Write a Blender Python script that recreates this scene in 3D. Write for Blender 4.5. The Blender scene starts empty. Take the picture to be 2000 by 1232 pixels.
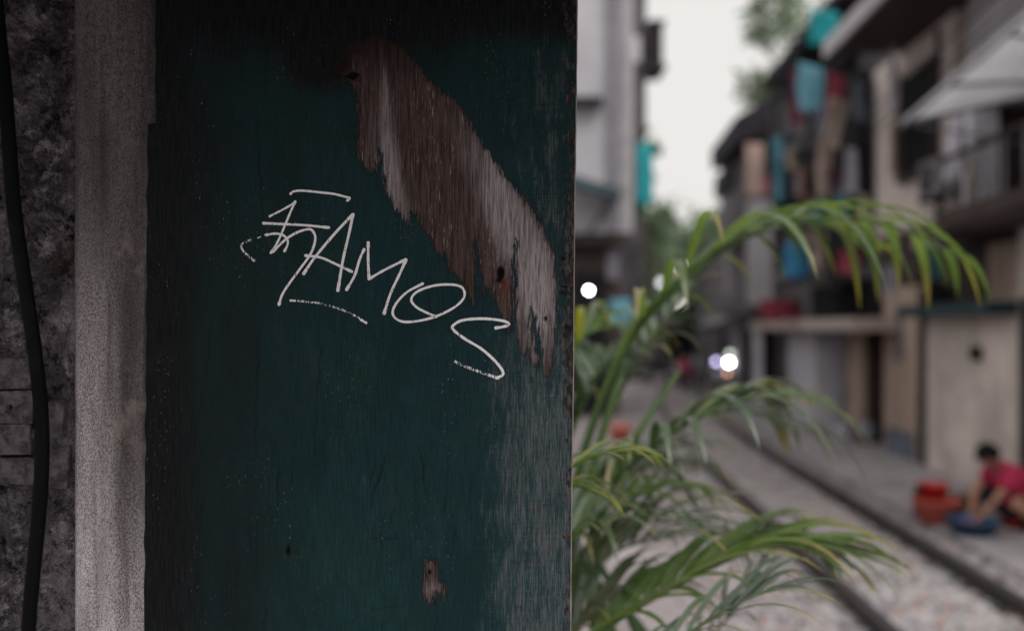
import bpy, bmesh, math, random
import numpy as np
from mathutils import Vector, Matrix, noise
random.seed(7)
rng = np.random.default_rng(7)
S = bpy.context.scene
C = S.collection
FPX = 1944.0      # focal length in photo pixels (35 mm on a 36 mm sensor, 2000 px wide)
EYE = 1.8
# ------------------------------------------------------------------ camera
cam = bpy.data.cameras.new('camera'); co = bpy.data.objects.new('camera', cam); C.objects.link(co)
cam.sensor_width = 36; cam.lens = 35; cam.clip_start = 0.05; cam.clip_end = 2000
cam.shift_y = 0.012
co.location = (0, 0, EYE); co.rotation_euler = (math.radians(90), 0, 0)
cam.dof.use_dof = True; cam.dof.focus_distance = 1.5; cam.dof.aperture_fstop = 1.45
S.camera = co
# ------------------------------------------------------------------ sky and sun
SUN_EL, SUN_AZ = math.radians(52), math.radians(-35)
W = bpy.data.worlds.new('World'); S.world = W; W.use_nodes = True
nt = W.node_tree; nt.nodes.clear()
sky = nt.nodes.new('ShaderNodeTexSky'); sky.sky_type = 'NISHITA'; sky.sun_disc = False
sky.sun_elevation = SUN_EL; sky.sun_rotation = math.radians(215); sky.air_density = 1.0; sky.dust_density = 6.0
hs = nt.nodes.new('ShaderNodeHueSaturation'); hs.inputs['Saturation'].default_value = 0.06
mx = nt.nodes.new('ShaderNodeMix'); mx.data_type = 'RGBA'; mx.inputs[0].default_value = 0.92
bg = nt.nodes.new('ShaderNodeBackground'); bg.inputs['Strength'].default_value = 0.071
wo = nt.nodes.new('ShaderNodeOutputWorld')
nt.links.new(sky.outputs[0], hs.inputs['Color']); nt.links.new(hs.outputs[0], mx.inputs[6])
mx.inputs[7].default_value = (8.6, 8.35, 8.15, 1)
nt.links.new(mx.outputs[2], bg.inputs[0]); nt.links.new(bg.outputs[0], wo.inputs[0])
sun = bpy.data.lights.new('sun', 'SUN'); sun.energy = 1.5; sun.angle = math.radians(40); sun.color = (1, .97, .95)
so = bpy.data.objects.new('sun', sun); C.objects.link(so)
so.rotation_euler = (math.radians(38), 0, math.radians(35))
S.view_settings.view_transform = 'Standard'; S.view_settings.look = 'None'
S.view_settings.exposure = 0.55; S.view_settings.gamma = 1; S.view_settings.use_curve_mapping = False
S.cycles.use_denoising = True
S.cycles.max_bounces = 6; S.cycles.diffuse_bounces = 4; S.cycles.sample_clamp_indirect = 3

# ------------------------------------------------------------------ helpers
def P(px, py, Y): return Vector(((px - 1000) / FPX * Y, Y, EYE + (640 - py) / FPX * Y))
def tag(o, label=None, cat=None, group=None, kind=None):
    if label: o['label'] = label
    if cat: o['category'] = cat
    if group: o['group'] = group
    if kind: o['kind'] = kind
    return o
def empty(name, loc, label=None, cat=None, group=None, kind=None):
    o = bpy.data.objects.new(name, None); C.objects.link(o); o.location = loc; o.empty_display_size = .1
    return tag(o, label, cat, group, kind)
def link(name, me, mats, parent=None, smooth=False):
    o = bpy.data.objects.new(name, me); C.objects.link(o)
    if not isinstance(mats, (list, tuple)): mats = [mats]
    for m in mats: me.materials.append(m)
    if smooth:
        me.polygons.foreach_set('use_smooth', [True] * len(me.polygons))
    if parent:
        o.parent = parent
        o.matrix_parent_inverse = Matrix.Translation(-abs_loc(parent))
    return o
def abs_loc(o):
    v = Vector(o.location)
    if o.parent: v = v + (Vector((0, 0, 0)) if o.type != 'EMPTY' else Vector((0, 0, 0)))
    return v if o.type == 'EMPTY' else Vector((0, 0, 0))
class MB:
    def __init__(s): s.v = []; s.f = []
    def add(s, vs, fs):
        n = len(s.v); s.v += [tuple(v) for v in vs]; s.f += [tuple(i + n for i in f) for f in fs]; return s
    def box(s, x0, x1, y0, y1, z0, z1, sk=0.0):
        """axis box; sk shears X with Y (street direction)"""
        vs = [(x + sk * y, y, z) for z in (z0, z1) for (x, y) in ((x0, y0), (x1, y0), (x1, y1), (x0, y1))]
        return s.add(vs, [(3, 2, 1, 0), (4, 5, 6, 7), (0, 1, 5, 4), (1, 2, 6, 5), (2, 3, 7, 6), (3, 0, 4, 7)])
    def bar(s, a, b, r, n=6, r2=None):
        a = Vector(a); b = Vector(b); d = (b - a).normalized(); r2 = r if r2 is None else r2
        u = d.orthogonal().normalized(); w = d.cross(u)
        vs = []
        for (c, q) in ((a, r), (b, r2)):
            for i in range(n):
                t = 2 * math.pi * i / n; vs.append(c + (u * math.cos(t) + w * math.sin(t)) * q)
        fs = [(i, (i + 1) % n, n + (i + 1) % n, n + i) for i in range(n)] + [tuple(range(n))[::-1], tuple(range(n, 2 * n))]
        return s.add(vs, fs)
    def tube(s, pts, rad, n=8):
        pts = [Vector(p) for p in pts]; m = len(pts)
        rads = rad if isinstance(rad, (list, tuple)) else [rad] * m
        u = None; vs = []
        for i, p in enumerate(pts):
            d = (pts[min(i + 1, m - 1)] - pts[max(i - 1, 0)]).normalized()
            u = d.orthogonal().normalized() if u is None else (u - d * u.dot(d)).normalized()
            w = d.cross(u)
            for k in range(n):
                t = 2 * math.pi * k / n; vs.append(p + (u * math.cos(t) + w * math.sin(t)) * rads[i])
        fs = [(i * n + k, i * n + (k + 1) % n, (i + 1) * n + (k + 1) % n, (i + 1) * n + k) for i in range(m - 1) for k in range(n)]
        fs += [tuple(range(n))[::-1], tuple(range((m - 1) * n, m * n))]
        return s.add(vs, fs)
    def lathe(s, prof, c=(0, 0, 0), n=28):
        c = Vector(c); vs = []
        for (r, z) in prof:
            for k in range(n):
                t = 2 * math.pi * k / n; vs.append(c + Vector((r * math.cos(t), r * math.sin(t), z)))
        m = len(prof)
        fs = [(i * n + k, i * n + (k + 1) % n, (i + 1) * n + (k + 1) % n, (i + 1) * n + k) for i in range(m - 1) for k in range(n)]
        return s.add(vs, fs)
    def me(s, name='m'):
        me = bpy.data.meshes.new(name); me.from_pydata(s.v, [], s.f); me.update(); return me
    def build(s, name, mat, parent=None, smooth=False, bevel=0):
        o = link(name, s.me(name), mat, parent, smooth)
        if bevel:
            b = o.modifiers.new('bevel', 'BEVEL'); b.width = bevel; b.segments = 2
        return o

def catmull(pts, k=8):
    pts = [Vector(p) for p in pts]
    if len(pts) < 3: return [pts[0].lerp(pts[-1], i / k) for i in range(k + 1)]
    e = [pts[0] * 2 - pts[1]] + pts + [pts[-1] * 2 - pts[-2]]; out = []
    for i in range(1, len(e) - 2):
        a, b, c, d = e[i - 1:i + 3]
        for j in range(k):
            t = j / k
            out.append(.5 * ((2 * b) + (c - a) * t + (2 * a - 5 * b + 4 * c - d) * t * t + (-a + 3 * b - 3 * c + d) * t ** 3))
    out.append(pts[-1]); return out

# ------------------------------------------------------------------ node helpers
class N:
    def __init__(s, name):
        s.m = bpy.data.materials.new(name); s.m.use_nodes = True; s.t = s.m.node_tree; s.t.nodes.clear()
        s.out = s.t.nodes.new('ShaderNodeOutputMaterial')
        s.geo = s.t.nodes.new('ShaderNodeTexCoord')
    def new(s, t): return s.t.nodes.new(t)
    def set(s, sock, v):
        if isinstance(v, bpy.types.NodeSocket): s.t.links.new(v, sock)
        elif v is not None:
            if isinstance(v, tuple) and len(v) == 3 and sock.type == 'RGBA': v = v + (1,)
            sock.default_value = v
    def noise(s, scale, detail=6, rough=.6, vec=(1, 1, 1), dist=0, off=(0, 0, 0)):
        mp = s.new('ShaderNodeMapping'); s.t.links.new(s.geo.outputs['Object'], mp.inputs[0])
        mp.inputs['Scale'].default_value = vec; mp.inputs['Location'].default_value = off
        n = s.new('ShaderNodeTexNoise'); s.t.links.new(mp.outputs[0], n.inputs['Vector'])
        n.inputs['Scale'].default_value = scale; n.inputs['Detail'].default_value = detail
        n.inputs['Roughness'].default_value = rough; n.inputs['Distortion'].default_value = dist
        return n.outputs['Fac']
    def voro(s, scale, vec=(1, 1, 1), feature='F1'):
        mp = s.new('ShaderNodeMapping'); s.t.links.new(s.geo.outputs['Object'], mp.inputs[0]); mp.inputs['Scale'].default_value = vec
        n = s.new('ShaderNodeTexVoronoi'); s.t.links.new(mp.outputs[0], n.inputs['Vector']); n.inputs['Scale'].default_value = scale; n.feature = feature
        return n.outputs['Distance']
    def math(s, op, a, b=0.0, c=0.0, clamp=False):
        n = s.new('ShaderNodeMath'); n.operation = op; n.use_clamp = clamp
        s.set(n.inputs[0], a); s.set(n.inputs[1], b); s.set(n.inputs[2], c); return n.outputs[0]
    def ramp(s, v, a, b, lo=0.0, hi=1.0):
        n = s.new('ShaderNodeMapRange'); n.interpolation_type = 'SMOOTHSTEP'; s.set(n.inputs[0], v)
        n.inputs[1].default_value = a; n.inputs[2].default_value = b; n.inputs[3].default_value = lo; n.inputs[4].default_value = hi
        return n.outputs[0]
    def mix(s, f, a, b, blend='MIX'):
        n = s.new('ShaderNodeMix'); n.data_type = 'RGBA'; n.blend_type = blend
        s.set(n.inputs[0], f); s.set(n.inputs[6], a); s.set(n.inputs[7], b); return n.outputs[2]
    def attr(s, name):
        n = s.new('ShaderNodeAttribute'); n.attribute_name = name; return n.outputs['Fac']
    def bump(s, h, strength=.5, dist=.01, prev=None):
        n = s.new('ShaderNodeBump'); n.inputs['Strength'].default_value = strength; n.inputs['Distance'].default_value = dist
        s.set(n.inputs['Height'], h)
        if prev is not None: s.t.links.new(prev, n.inputs['Normal'])
        return n.outputs[0]
    def pbr(s, col, rough=.8, normal=None, spec=.3, metal=0.0, alpha=None):
        b = s.new('ShaderNodeBsdfPrincipled'); s.set(b.inputs['Base Color'], col); s.set(b.inputs['Roughness'], rough)
        s.set(b.inputs['Specular IOR Level'], spec); s.set(b.inputs['Metallic'], metal)
        if normal is not None: s.t.links.new(normal, b.inputs['Normal'])
        if alpha is not None: s.set(b.inputs['Alpha'], alpha)
        s.t.links.new(b.outputs[0], s.out.inputs[0]); s.b = b; return s.m
def mul(c, k): return tuple(min(1, x * k) for x in c)
def M(name, col, rough=.8, scale=3, var=.35, bump=.3, spec=.3, metal=0.0, dirt=None, bscale=40):
    n = N(name)
    a = n.noise(scale, 6, .65); c = n.mix(n.ramp(a, .3, .7), mul(col, 1 - var), mul(col, 1 + var * .6))
    if dirt:
        d = n.ramp(n.noise(scale * .8, 8, .7, (2.2, 2.2, .5), off=(5, 3, 1)), .52, .72)
        c = n.mix(n.math('MULTIPLY', d, dirt), c, mul(col, .25))
    return n.pbr(c, rough, n.bump(n.noise(bscale, 5), bump, .01), spec, metal)
def emis(name, col, st):
    n = N(name); e = n.new('ShaderNodeEmission'); n.set(e.inputs[0], col); e.inputs[1].default_value = st
    n.t.links.new(e.outputs[0], n.out.inputs[0]); return n.m

cream = M('cream_plaster', (.70, .61, .56), .9, 1.2, .25, .3, dirt=.55)
cream2 = M('stained_plaster', (.50, .45, .42), .9, 1.6, .25, .3, dirt=.45)
tan = M('tan_wood_panel', (.46, .35, .285), .8, 2, .2, .2, dirt=.25)
paleg = M('pale_grey_plaster', (.50, .475, .50), .9, .8, .18, .2, dirt=.4)
white = M('white_paint', (.70, .68, .74), .7, 1.5, .15, .2, dirt=.35)
greywall = M('grey_concrete', (.17, .158, .17), .9, 1.5, .3, .3, dirt=.4)
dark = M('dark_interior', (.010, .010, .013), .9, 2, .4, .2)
brownd = M('dark_brown_timber', (.058, .042, .038), .85, 3, .35, .3)
black = M('black_metal', (.02, .02, .025), .6, 6, .3, .2)
steel = M('dull_steel', (.25, .25, .28), .55, 6, .3, .2, metal=.3)
teal = M('teal_sheet', (.01, .30, .33), .7, 2, .2, .2)
blue = M('blue_paint', (.03, .19, .36), .6, 2, .25, .2)
lblue = M('light_blue_cloth', (.16, .40, .50), .9, 4, .2, .3)
pink = M('pink_cloth', (.50, .10, .15), .9, 4, .25, .3)
maroon = M('maroon_cloth', (.22, .035, .07), .9, 4, .25, .3)
ivory = M('ivory_cloth', (.55, .45, .38), .9, 4, .2, .3)
pcloth = M('pale_cloth', (.5, .48, .54), .9, 4, .2, .3)
roofm = M('dark_roof_sheet', (.028, .025, .034), .7, 2, .35, .3)
rgreen = M('dark_green_sheet', (.025, .050, .058), .7, 2, .35, .3)
def awning_mat():
    n = N('translucent_awning_sheet'); c = n.mix(n.ramp(n.noise(3, 7, .65, (1, 1, 1)), .3, .7), (.68, .67, .70), (.88, .87, .89))
    d = n.new('ShaderNodeBsdfPrincipled'); n.set(d.inputs['Base Color'], c); d.inputs['Roughness'].default_value = .5
    q = n.new('ShaderNodeBsdfTranslucent'); n.set(q.inputs[0], c); m_ = n.new('ShaderNodeMixShader'); m_.inputs[0].default_value = .55
    n.t.links.new(d.outputs[0], m_.inputs[1]); n.t.links.new(q.outputs[0], m_.inputs[2]); n.t.links.new(m_.outputs[0], n.out.inputs[0]); return n.m
awnm = awning_mat()
redp = M('red_plastic', (.50, .025, .02), .4, 5, .15, .05, spec=.5)
oranp = M('orange_plastic', (.62, .13, .085), .4, 5, .15, .05, spec=.5)
bluep = M('blue_plastic', (.010, .065, .14), .4, 5, .15, .05, spec=.5)
rubber = M('black_rubber', (.015, .015, .016), .6, 10, .3, .1)
glassd = M('dark_pane', (.03, .035, .045), .15, 2, .2, .0, spec=.6)

# ================================================================== STREET GROUND
def cx(Y): return 2.34 + .05 * Y + (.0037 * (Y - 12) ** 2 if Y > 12 else 0)   # track centre line
def ground_mat():
    n = N('gravelly_ground')
    a = n.noise(.7, 5, .6); f = n.noise(14, 6, .7); v = n.voro(22)
    c = n.mix(n.ramp(a, .3, .7), (.30, .265, .275), (.48, .43, .44))
    c = n.mix(n.ramp(f, .35, .65), n.mix(.5, c, (.12, .10, .10), 'MIX'), c)
    return n.pbr(c, .95, n.bump(v, .5, .02), .2)
gm = ground_mat()
def heightmap(x, y): return .03 * noise.noise(Vector((x * .5, y * .5, 0))) + .012 * noise.noise(Vector((x * 3, y * 3, 4)))
me = MB(); nx, ny = 90, 260
xs = np.linspace(-6, 24, nx); ys = np.linspace(-6, 80, ny)
vs = [(x, y, -.02 + heightmap(x, y)) for y in ys for x in xs]
me.add(vs, [(j * nx + i, j * nx + i + 1, (j + 1) * nx + i + 1, (j + 1) * nx + i) for j in range(ny - 1) for i in range(nx - 1)])
tag(me.build('ground', gm, smooth=True), kind='structure', label='uneven gravelly ground of the alley under the railway')
g = MB(); g.box(-500, 500, -500, 500, -.6, -.12); tag(g.build('terrain', gm), kind='structure', label='flat city ground reaching far beyond the houses')
# pavement along right-hand houses
pv = MB(); Ys = np.linspace(2, 34, 60)
for i in range(len(Ys) - 1):
    y0, y1 = Ys[i], Ys[i + 1]
    a0, a1 = cx(y0) + .95, cx(y1) + .95
    b0, b1 = 5.2 + .05 * y0 + max(0, y0 - 20) * .12, 5.2 + .05 * y1 + max(0, y1 - 20) * .12
    pv.add([(a0, y0, .05), (b0, y0, .06), (b1, y1, .06), (a1, y1, .05), (a0, y0, -.1), (a1, y1, -.1)], [(0, 1, 2, 3), (4, 0, 3, 5)])
pm = N('worn_concrete_path')
c_ = pm.mix(pm.ramp(pm.noise(1.2, 7, .7), .3, .7), (.28, .255, .27), (.44, .41, .425))
c_ = pm.mix(pm.ramp(pm.noise(5, 7, .7, off=(3, 1, 2)), .5, .7), c_, (.17, .15, .155))
tag(pv.build('pavement', pm.pbr(c_, .9, pm.bump(pm.noise(30, 6), .4, .01), .2)), kind='structure', label='worn grey concrete strip between the rail and the houses')

# ballast stones (stuff)
ico = [(0, 0, 1), (.894, 0, .447), (.276, .851, .447), (-.724, .526, .447), (-.724, -.526, .447), (.276, -.851, .447),
       (.724, .526, -.447), (-.276, .851, -.447), (-.894, 0, -.447), (-.276, -.851, -.447), (.724, -.526, -.447), (0, 0, -1)]
icf = [(0, 1, 2), (0, 2, 3), (0, 3, 4), (0, 4, 5), (0, 5, 1), (1, 6, 2), (2, 7, 3), (3, 8, 4), (4, 9, 5), (5, 10, 1), (6, 7, 2), (7, 8, 3), (8, 9, 4), (9, 10, 5), (10, 6, 1),
       (11, 7, 6), (11, 8, 7), (11, 9, 8), (11, 10, 9), (11, 6, 10)]
icv = np.array(ico); icf = np.array(icf)
NS = 26000
yy = 2.5 + 30 * rng.random(NS) ** 1.6
off = rng.normal(0, .75, NS); ok = np.abs(off) < 2.2
yy = yy[ok]; off = off[ok]; NS = len(yy)
sz = rng.uniform(.012, .032, NS)
cen = np.stack([np.array([cx(y) for y in yy]) - .1 + off, yy, .005 + sz * .3], 1)
sc = sz[:, None, None] * (1 + .35 * rng.standard_normal((NS, 12, 1)) * .6) * np.array([1, 1, .7])
V = (icv[None] * sc + cen[:, None]).reshape(-1, 3)
F = (icf[None] + (np.arange(NS) * 12)[:, None, None]).reshape(-1, 3)
bm_ = bpy.data.meshes.new('ballast'); bm_.from_pydata(V.tolist(), [], F.tolist())
col = bm_.attributes.new('tone', 'FLOAT', 'POINT'); col.data.foreach_set('value', np.repeat(rng.random(NS), 12).astype('f'))
n = N('ballast_stone'); t_ = n.attr('tone')
cc = n.mix(t_, (.25, .235, .24), (.50, .475, .48)); cc = n.mix(n.ramp(t_, .93, .96), cc, (.42, .22, .16))
link('ballast', bm_, n.pbr(cc, .9, n.bump(n.noise(60, 4), .4, .01), .2))
tag(bpy.data.objects['ballast'], kind='stuff', label='loose grey and pinkish ballast stones around the rails', cat='gravel')

# track
track = empty('railway_track', (cx(8), 8, 0), 'single dark steel railway track curving away through the ballast between the houses', 'railway track')
rust = M('rail_steel', (.05, .042, .045), .5, 8, .3, .3, metal=.2, spec=.5)
slm = M('concrete_sleeper', (.30, .275, .27), .9, 6, .25, .4, dirt=.3)
prof = [(-.062, 0), (.062, 0), (.062, .014), (.012, .03), (.012, .095), (.036, .105), (.036, .135), (-.036, .135), (-.036, .105), (-.012, .095), (-.012, .03), (-.062, .014)]
for sgn in (-1, 1):
    b = MB(); Ys = np.linspace(1, 49, 120); vs = []
    for y in Ys:
        d = (cx(y + .1) - cx(y - .1)) / .2; nrm = Vector((1, -d, 0)).normalized(); c0 = Vector((cx(y), y, .0)) + nrm * sgn * .5
        for (u, z) in prof: vs.append(c0 + nrm * u + Vector((0, 0, z)))
    k = len(prof)
    fs = [(i * k + j, i * k + (j + 1) % k, (i + 1) * k + (j + 1) % k, (i + 1) * k + j) for i in range(len(Ys) - 1) for j in range(k)]
    b.add(vs, fs + [tuple(range(k)), tuple(range((len(Ys) - 1) * k, len(Ys) * k))[::-1]]); b.build('rail', rust, track)
sl = MB(); sl.add([(-.9, -.11, -.08), (.9, -.11, -.08), (.9, .11, -.08), (-.9, .11, -.08), (-.88, -.08, .022), (.88, -.08, .022), (.88, .08, .022), (-.88, .08, .022)],
                  [(3, 2, 1, 0), (4, 5, 6, 7), (0, 1, 5, 4), (1, 2, 6, 5), (2, 3, 7, 6), (3, 0, 4, 7)])
slme = sl.me('sleeper'); slme.materials.append(slm)
for i in range(70):
    y = 3 + i * .62; d = (cx(y + .1) - cx(y - .1)) / .2
    o = bpy.data.objects.new('sleeper', slme); C.objects.link(o); o.parent = track
    o.location = Vector((cx(y), y, 0)) - track.location; o.rotation_euler = (0, 0, -math.atan(d))

# ================================================================== NEAR WALL, BOARD, CABLE
YB = 1.5
def smooth01(x, a, b):
    t = np.clip((x - a) / (b - a), 0, 1); return t * t * (3 - 2 * t)
def poly_sd(px, py, poly):
    poly = np.array(poly, float); n_ = len(poly); d = np.full(px.shape, 1e9); inside = np.zeros(px.shape, bool)
    for i in range(n_):
        a = poly[i]; b = poly[(i + 1) % n_]; e = b - a
        t = np.clip(((px - a[0]) * e[0] + (py - a[1]) * e[1]) / max(e @ e, 1e-9), 0, 1)
        d = np.minimum(d, np.hypot(px - a[0] - e[0] * t, py - a[1] - e[1] * t))
        cond = ((a[1] > py) != (b[1] > py)) & (px < (b[0] - a[0]) * (py - a[1]) / (b[1] - a[1] + 1e-12) + a[0])
        inside ^= cond
    return np.where(inside, d, -d)
bare = [(735, 70), (790, 95), (830, 150), (862, 175), (905, 212), (925, 250), (945, 285), (965, 312), (985, 342), (1010, 372), (1038, 405), (1055, 435), (1070, 470), (1082, 500),
        (1086, 560), (1087, 620), (1084, 660), (1081, 700), (1074, 732), (1063, 735), (1060, 700), (1054, 660), (1046, 622), (1038, 603), (1036, 640), (1045, 676), (1051, 700),
        (1045, 713), (1037, 708), (1031, 684), (1025, 695), (1017, 688), (1012, 660), (1007, 620), (1008, 560), (1010, 470), (1002, 490), (1002, 560), (999, 640), (990, 650), (975, 605), (962, 572), (950, 560),
        (946, 582), (941, 545), (936, 500), (930, 470), (926, 500), (928, 600), (917, 582), (905, 560), (893, 540), (875, 522), (868, 500), (850, 490), (845, 470), (832, 452), (822, 440),
        (815, 420), (803, 415), (797, 442), (785, 420), (771, 410), (764, 395), (752, 370), (748, 340), (745, 300), (740, 290), (736, 330), (728, 338), (714, 330), (700, 305), (697, 280),
        (700, 240), (697, 190), (690, 172), (672, 160), (655, 138), (668, 105), (700, 84)]
patch = [(832, 1094), (850, 1093), (855, 1110), (858, 1135), (866, 1138), (870, 1160), (864, 1168), (856, 1158), (850, 1152), (849, 1180), (838, 1178), (826, 1170), (827, 1140), (828, 1110)]
def board_mesh():
    nx_, ny_ = 330, 500
    t = np.linspace(0, 1, nx_); v = np.linspace(-40, 1290, ny_)
    T, PY = np.meshgrid(t, v)
    lx = np.where(PY < 240, 305 + 0 * PY, 290 - (PY - 240) * .0071) ; lx = lx + 1.5 * np.sin(PY * .07) * np.sin(PY * .013)
    rx = 1126 - PY * .0106 + .5 * np.sin(PY * .011)
    PX = lx + (rx - lx) * T
    sd = np.maximum(poly_sd(PX, PY, bare), poly_sd(PX, PY, patch))
    worn = smooth01(PX, 880, 1050) * (.35 + .65 * smooth01(PY, 560, 800)) * .85
    worn = np.maximum(worn, .55 * smooth01(PX, 1020, 1075) * (1 - smooth01(PX, 1085, 1100)) * smooth01(PY, 40, 200))
    shade_soil = 1 - .45 * smooth01(PX, 310, 420) - .55 * smooth01(PX, 400, 760) * (.6 + .4 * smooth01(PY, 200, 700)); shade_soil = np.maximum(shade_soil, (1 - smooth01(PY, 0, 300)) * (1 - .55 * smooth01(PX, 750, 1000) * smooth01(PY, 40, 120)))  # painted falloff of light to left and top, plus dark unpainted strip
    shade_soil = np.maximum(shade_soil, 1.25 * np.exp(-((PX - 625) / 90) ** 2 - ((PY - 110) / 75) ** 2))
    edge = smooth01(PX + 4 * np.sin(PY * .05) + 4 * np.sin(PY * .17), 1088, 1112) * (.55 + .45 * smooth01(PY, 380, 470) * (1 - smooth01(PY, 720, 800)))
    def g(x, y, sx, sy, k=1., rot=0):
        c_, s_ = math.cos(rot), math.sin(rot); dx = PX - x; dy = PY - y
        return k * np.exp(-((dx * c_ + dy * s_) / sx) ** 2 - ((-dx * s_ + dy * c_) / sy) ** 2)
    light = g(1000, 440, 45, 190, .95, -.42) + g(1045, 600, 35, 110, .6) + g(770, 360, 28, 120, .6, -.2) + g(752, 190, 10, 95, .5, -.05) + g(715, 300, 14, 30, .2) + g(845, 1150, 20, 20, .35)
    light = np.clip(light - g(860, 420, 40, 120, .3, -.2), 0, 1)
    knot = g(978, 532, 8, 13, 1.3) + g(972, 548, 9, 5, .6) + g(690, 146, 12, 7, 1.1) + g(678, 150, 22, 3, .5, .3) + g(562, 1076, 4, 13, 1.0) + g(838, 1118, 4, 5, .9) + g(1100, 505, 7, 5, .9) + g(1104, 560, 8, 4, .9) + g(1098, 572, 8, 3, .8) + g(1108, 640, 6, 5, .7) + g(1066, 622, 6, 7, .8)
    rustd = g(985, 556, 9, 14, 1.) + g(1012, 585, 5, 7, .7) + g(990, 575, 8, 20, .5)
    scratch = np.zeros(PX.shape); q_ = random.Random(5)
    lines = [((757, 882, 725, 978), 1.0), ((748, 1000, 742, 1090), .8), ((770, 985, 762, 1030), .8), ((822, 880, 833, 975), 1.0), ((716, 1050, 775, 1052), .7), ((545, 880, 541, 1010), .9), ((574, 890, 566, 960), .8), ((735, 900, 716, 962), .8), ((500, 210, 512, 420), .9),
             ((505, 640, 498, 900), .8), ((725, 1190, 790, 1180), .6), ((520, 1170, 514, 1232), .7), ((730, 940, 726, 990), .7), ((872, 900, 868, 1040), .5)]
    for k in range(46):
        x_ = q_.uniform(390, 1060); y_ = q_.uniform(60, 1200); l_ = q_.uniform(25, 150); lines.append(((x_, y_, x_ + q_.uniform(-.09, .09) * l_, y_ + l_), q_.uniform(.25, .8)))
    for (x0_, y0_, x1_, y1_), st_ in lines:
        t_ = np.clip(((PX - x0_) * (x1_ - x0_) + (PY - y0_) * (y1_ - y0_)) / ((x1_ - x0_) ** 2 + (y1_ - y0_) ** 2), 0, 1)
        wob_ = 1.6 * np.sin(PY * .11 + x0_) + .8 * np.sin(PY * .31 + y0_)
        d_ = np.hypot(PX + wob_ * (abs(y1_ - y0_) > 20) - x0_ - (x1_ - x0_) * t_, PY - y0_ - (y1_ - y0_) * t_)
        scratch = np.maximum(scratch, st_ * np.clip(1.7 - d_ / 1.7, 0, 1) * (.35 + .65 * np.sin(math.pi * np.clip(t_, .02, .98))))
    X = (PX - 1000) / FPX * YB; Z = EYE + (640 - PY) / FPX * YB
    Yd = np.full(X.shape, YB)
    Yd += np.clip(sd, 0, 3) / 3 * .0007 + np.clip(knot, 0, 1.2) * .006
    chips = np.clip(np.array([[noise.noise(Vector((x * 60, z * 38, 2))) for x, z in zip(r1, r2)] for r1, r2 in zip(X[:, -26:], Z[:, -26:])]), -.2, 1)
    Yd[:, -26:] += np.clip(chips, -.05, 1) * .003 * (smooth01(PX, 1094, 1106) * smooth01(PY, 440, 480) * (1 - smooth01(PY, 680, 730)))[:, -26:]
    verts = np.stack([X, Yd, Z], -1).reshape(-1, 3)
    idx = np.arange(nx_ * ny_).reshape(ny_, nx_)
    f = np.stack([idx[1:, :-1], idx[1:, 1:], idx[:-1, 1:], idx[:-1, :-1]], -1).reshape(-1, 4)
    # perimeter back: chamfer ring + side ring + back
    per = list(idx[0, :]) + list(idx[1:, -1]) + list(idx[-1, -2::-1]) + list(idx[-2:0:-1, 0])
    cxm, czm = X.mean(), Z.mean(); ring = []; base = len(verts); extra = []
    for p in per:
        x, y, z = verts[p]; sx = 1 if x > cxm + .29 else (-1 if x < cxm - .29 else 0); ch = .0020 + .0008 * noise.noise(Vector((0, 3, z * 30)))
        extra.append((x + sx * ch, y + .0018, z))
    for p in per:
        x, y, z = verts[p]; sx = 1 if x > cxm + .29 else (-1 if x < cxm - .29 else 0)
        extra.append((x + sx * .0022, YB + .03, z))
    np_ = len(per); fs = f.tolist()
    for i in range(np_):
        j = (i + 1) % np_
        fs.append((per[i], per[j], base + j, base + i)); fs.append((base + i, base + j, base + np_ + j, base + np_ + i))
    fs.append(tuple(base + np_ + i for i in range(np_)))
    me = bpy.data.meshes.new('wooden_board'); me.from_pydata(verts.tolist() + extra, [], fs)
    cut = np.zeros(len(verts) + len(extra)); cut[len(verts):] = [1.0 if e_[0] > .06 else 0.0 for e_ in extra]
    for nm, arr in (('bare', sd / 20), ('worn', worn), ('edge', edge), ('light', light), ('knot', knot), ('rusty', rustd), ('shade_soil', shade_soil), ('scratch', scratch)):
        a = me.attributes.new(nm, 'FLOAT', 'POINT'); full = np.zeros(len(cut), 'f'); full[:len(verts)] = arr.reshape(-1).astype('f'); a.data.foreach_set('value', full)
    a = me.attributes.new('cut', 'FLOAT', 'POINT'); a.data.foreach_set('value', cut.astype('f'))
    return me
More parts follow.
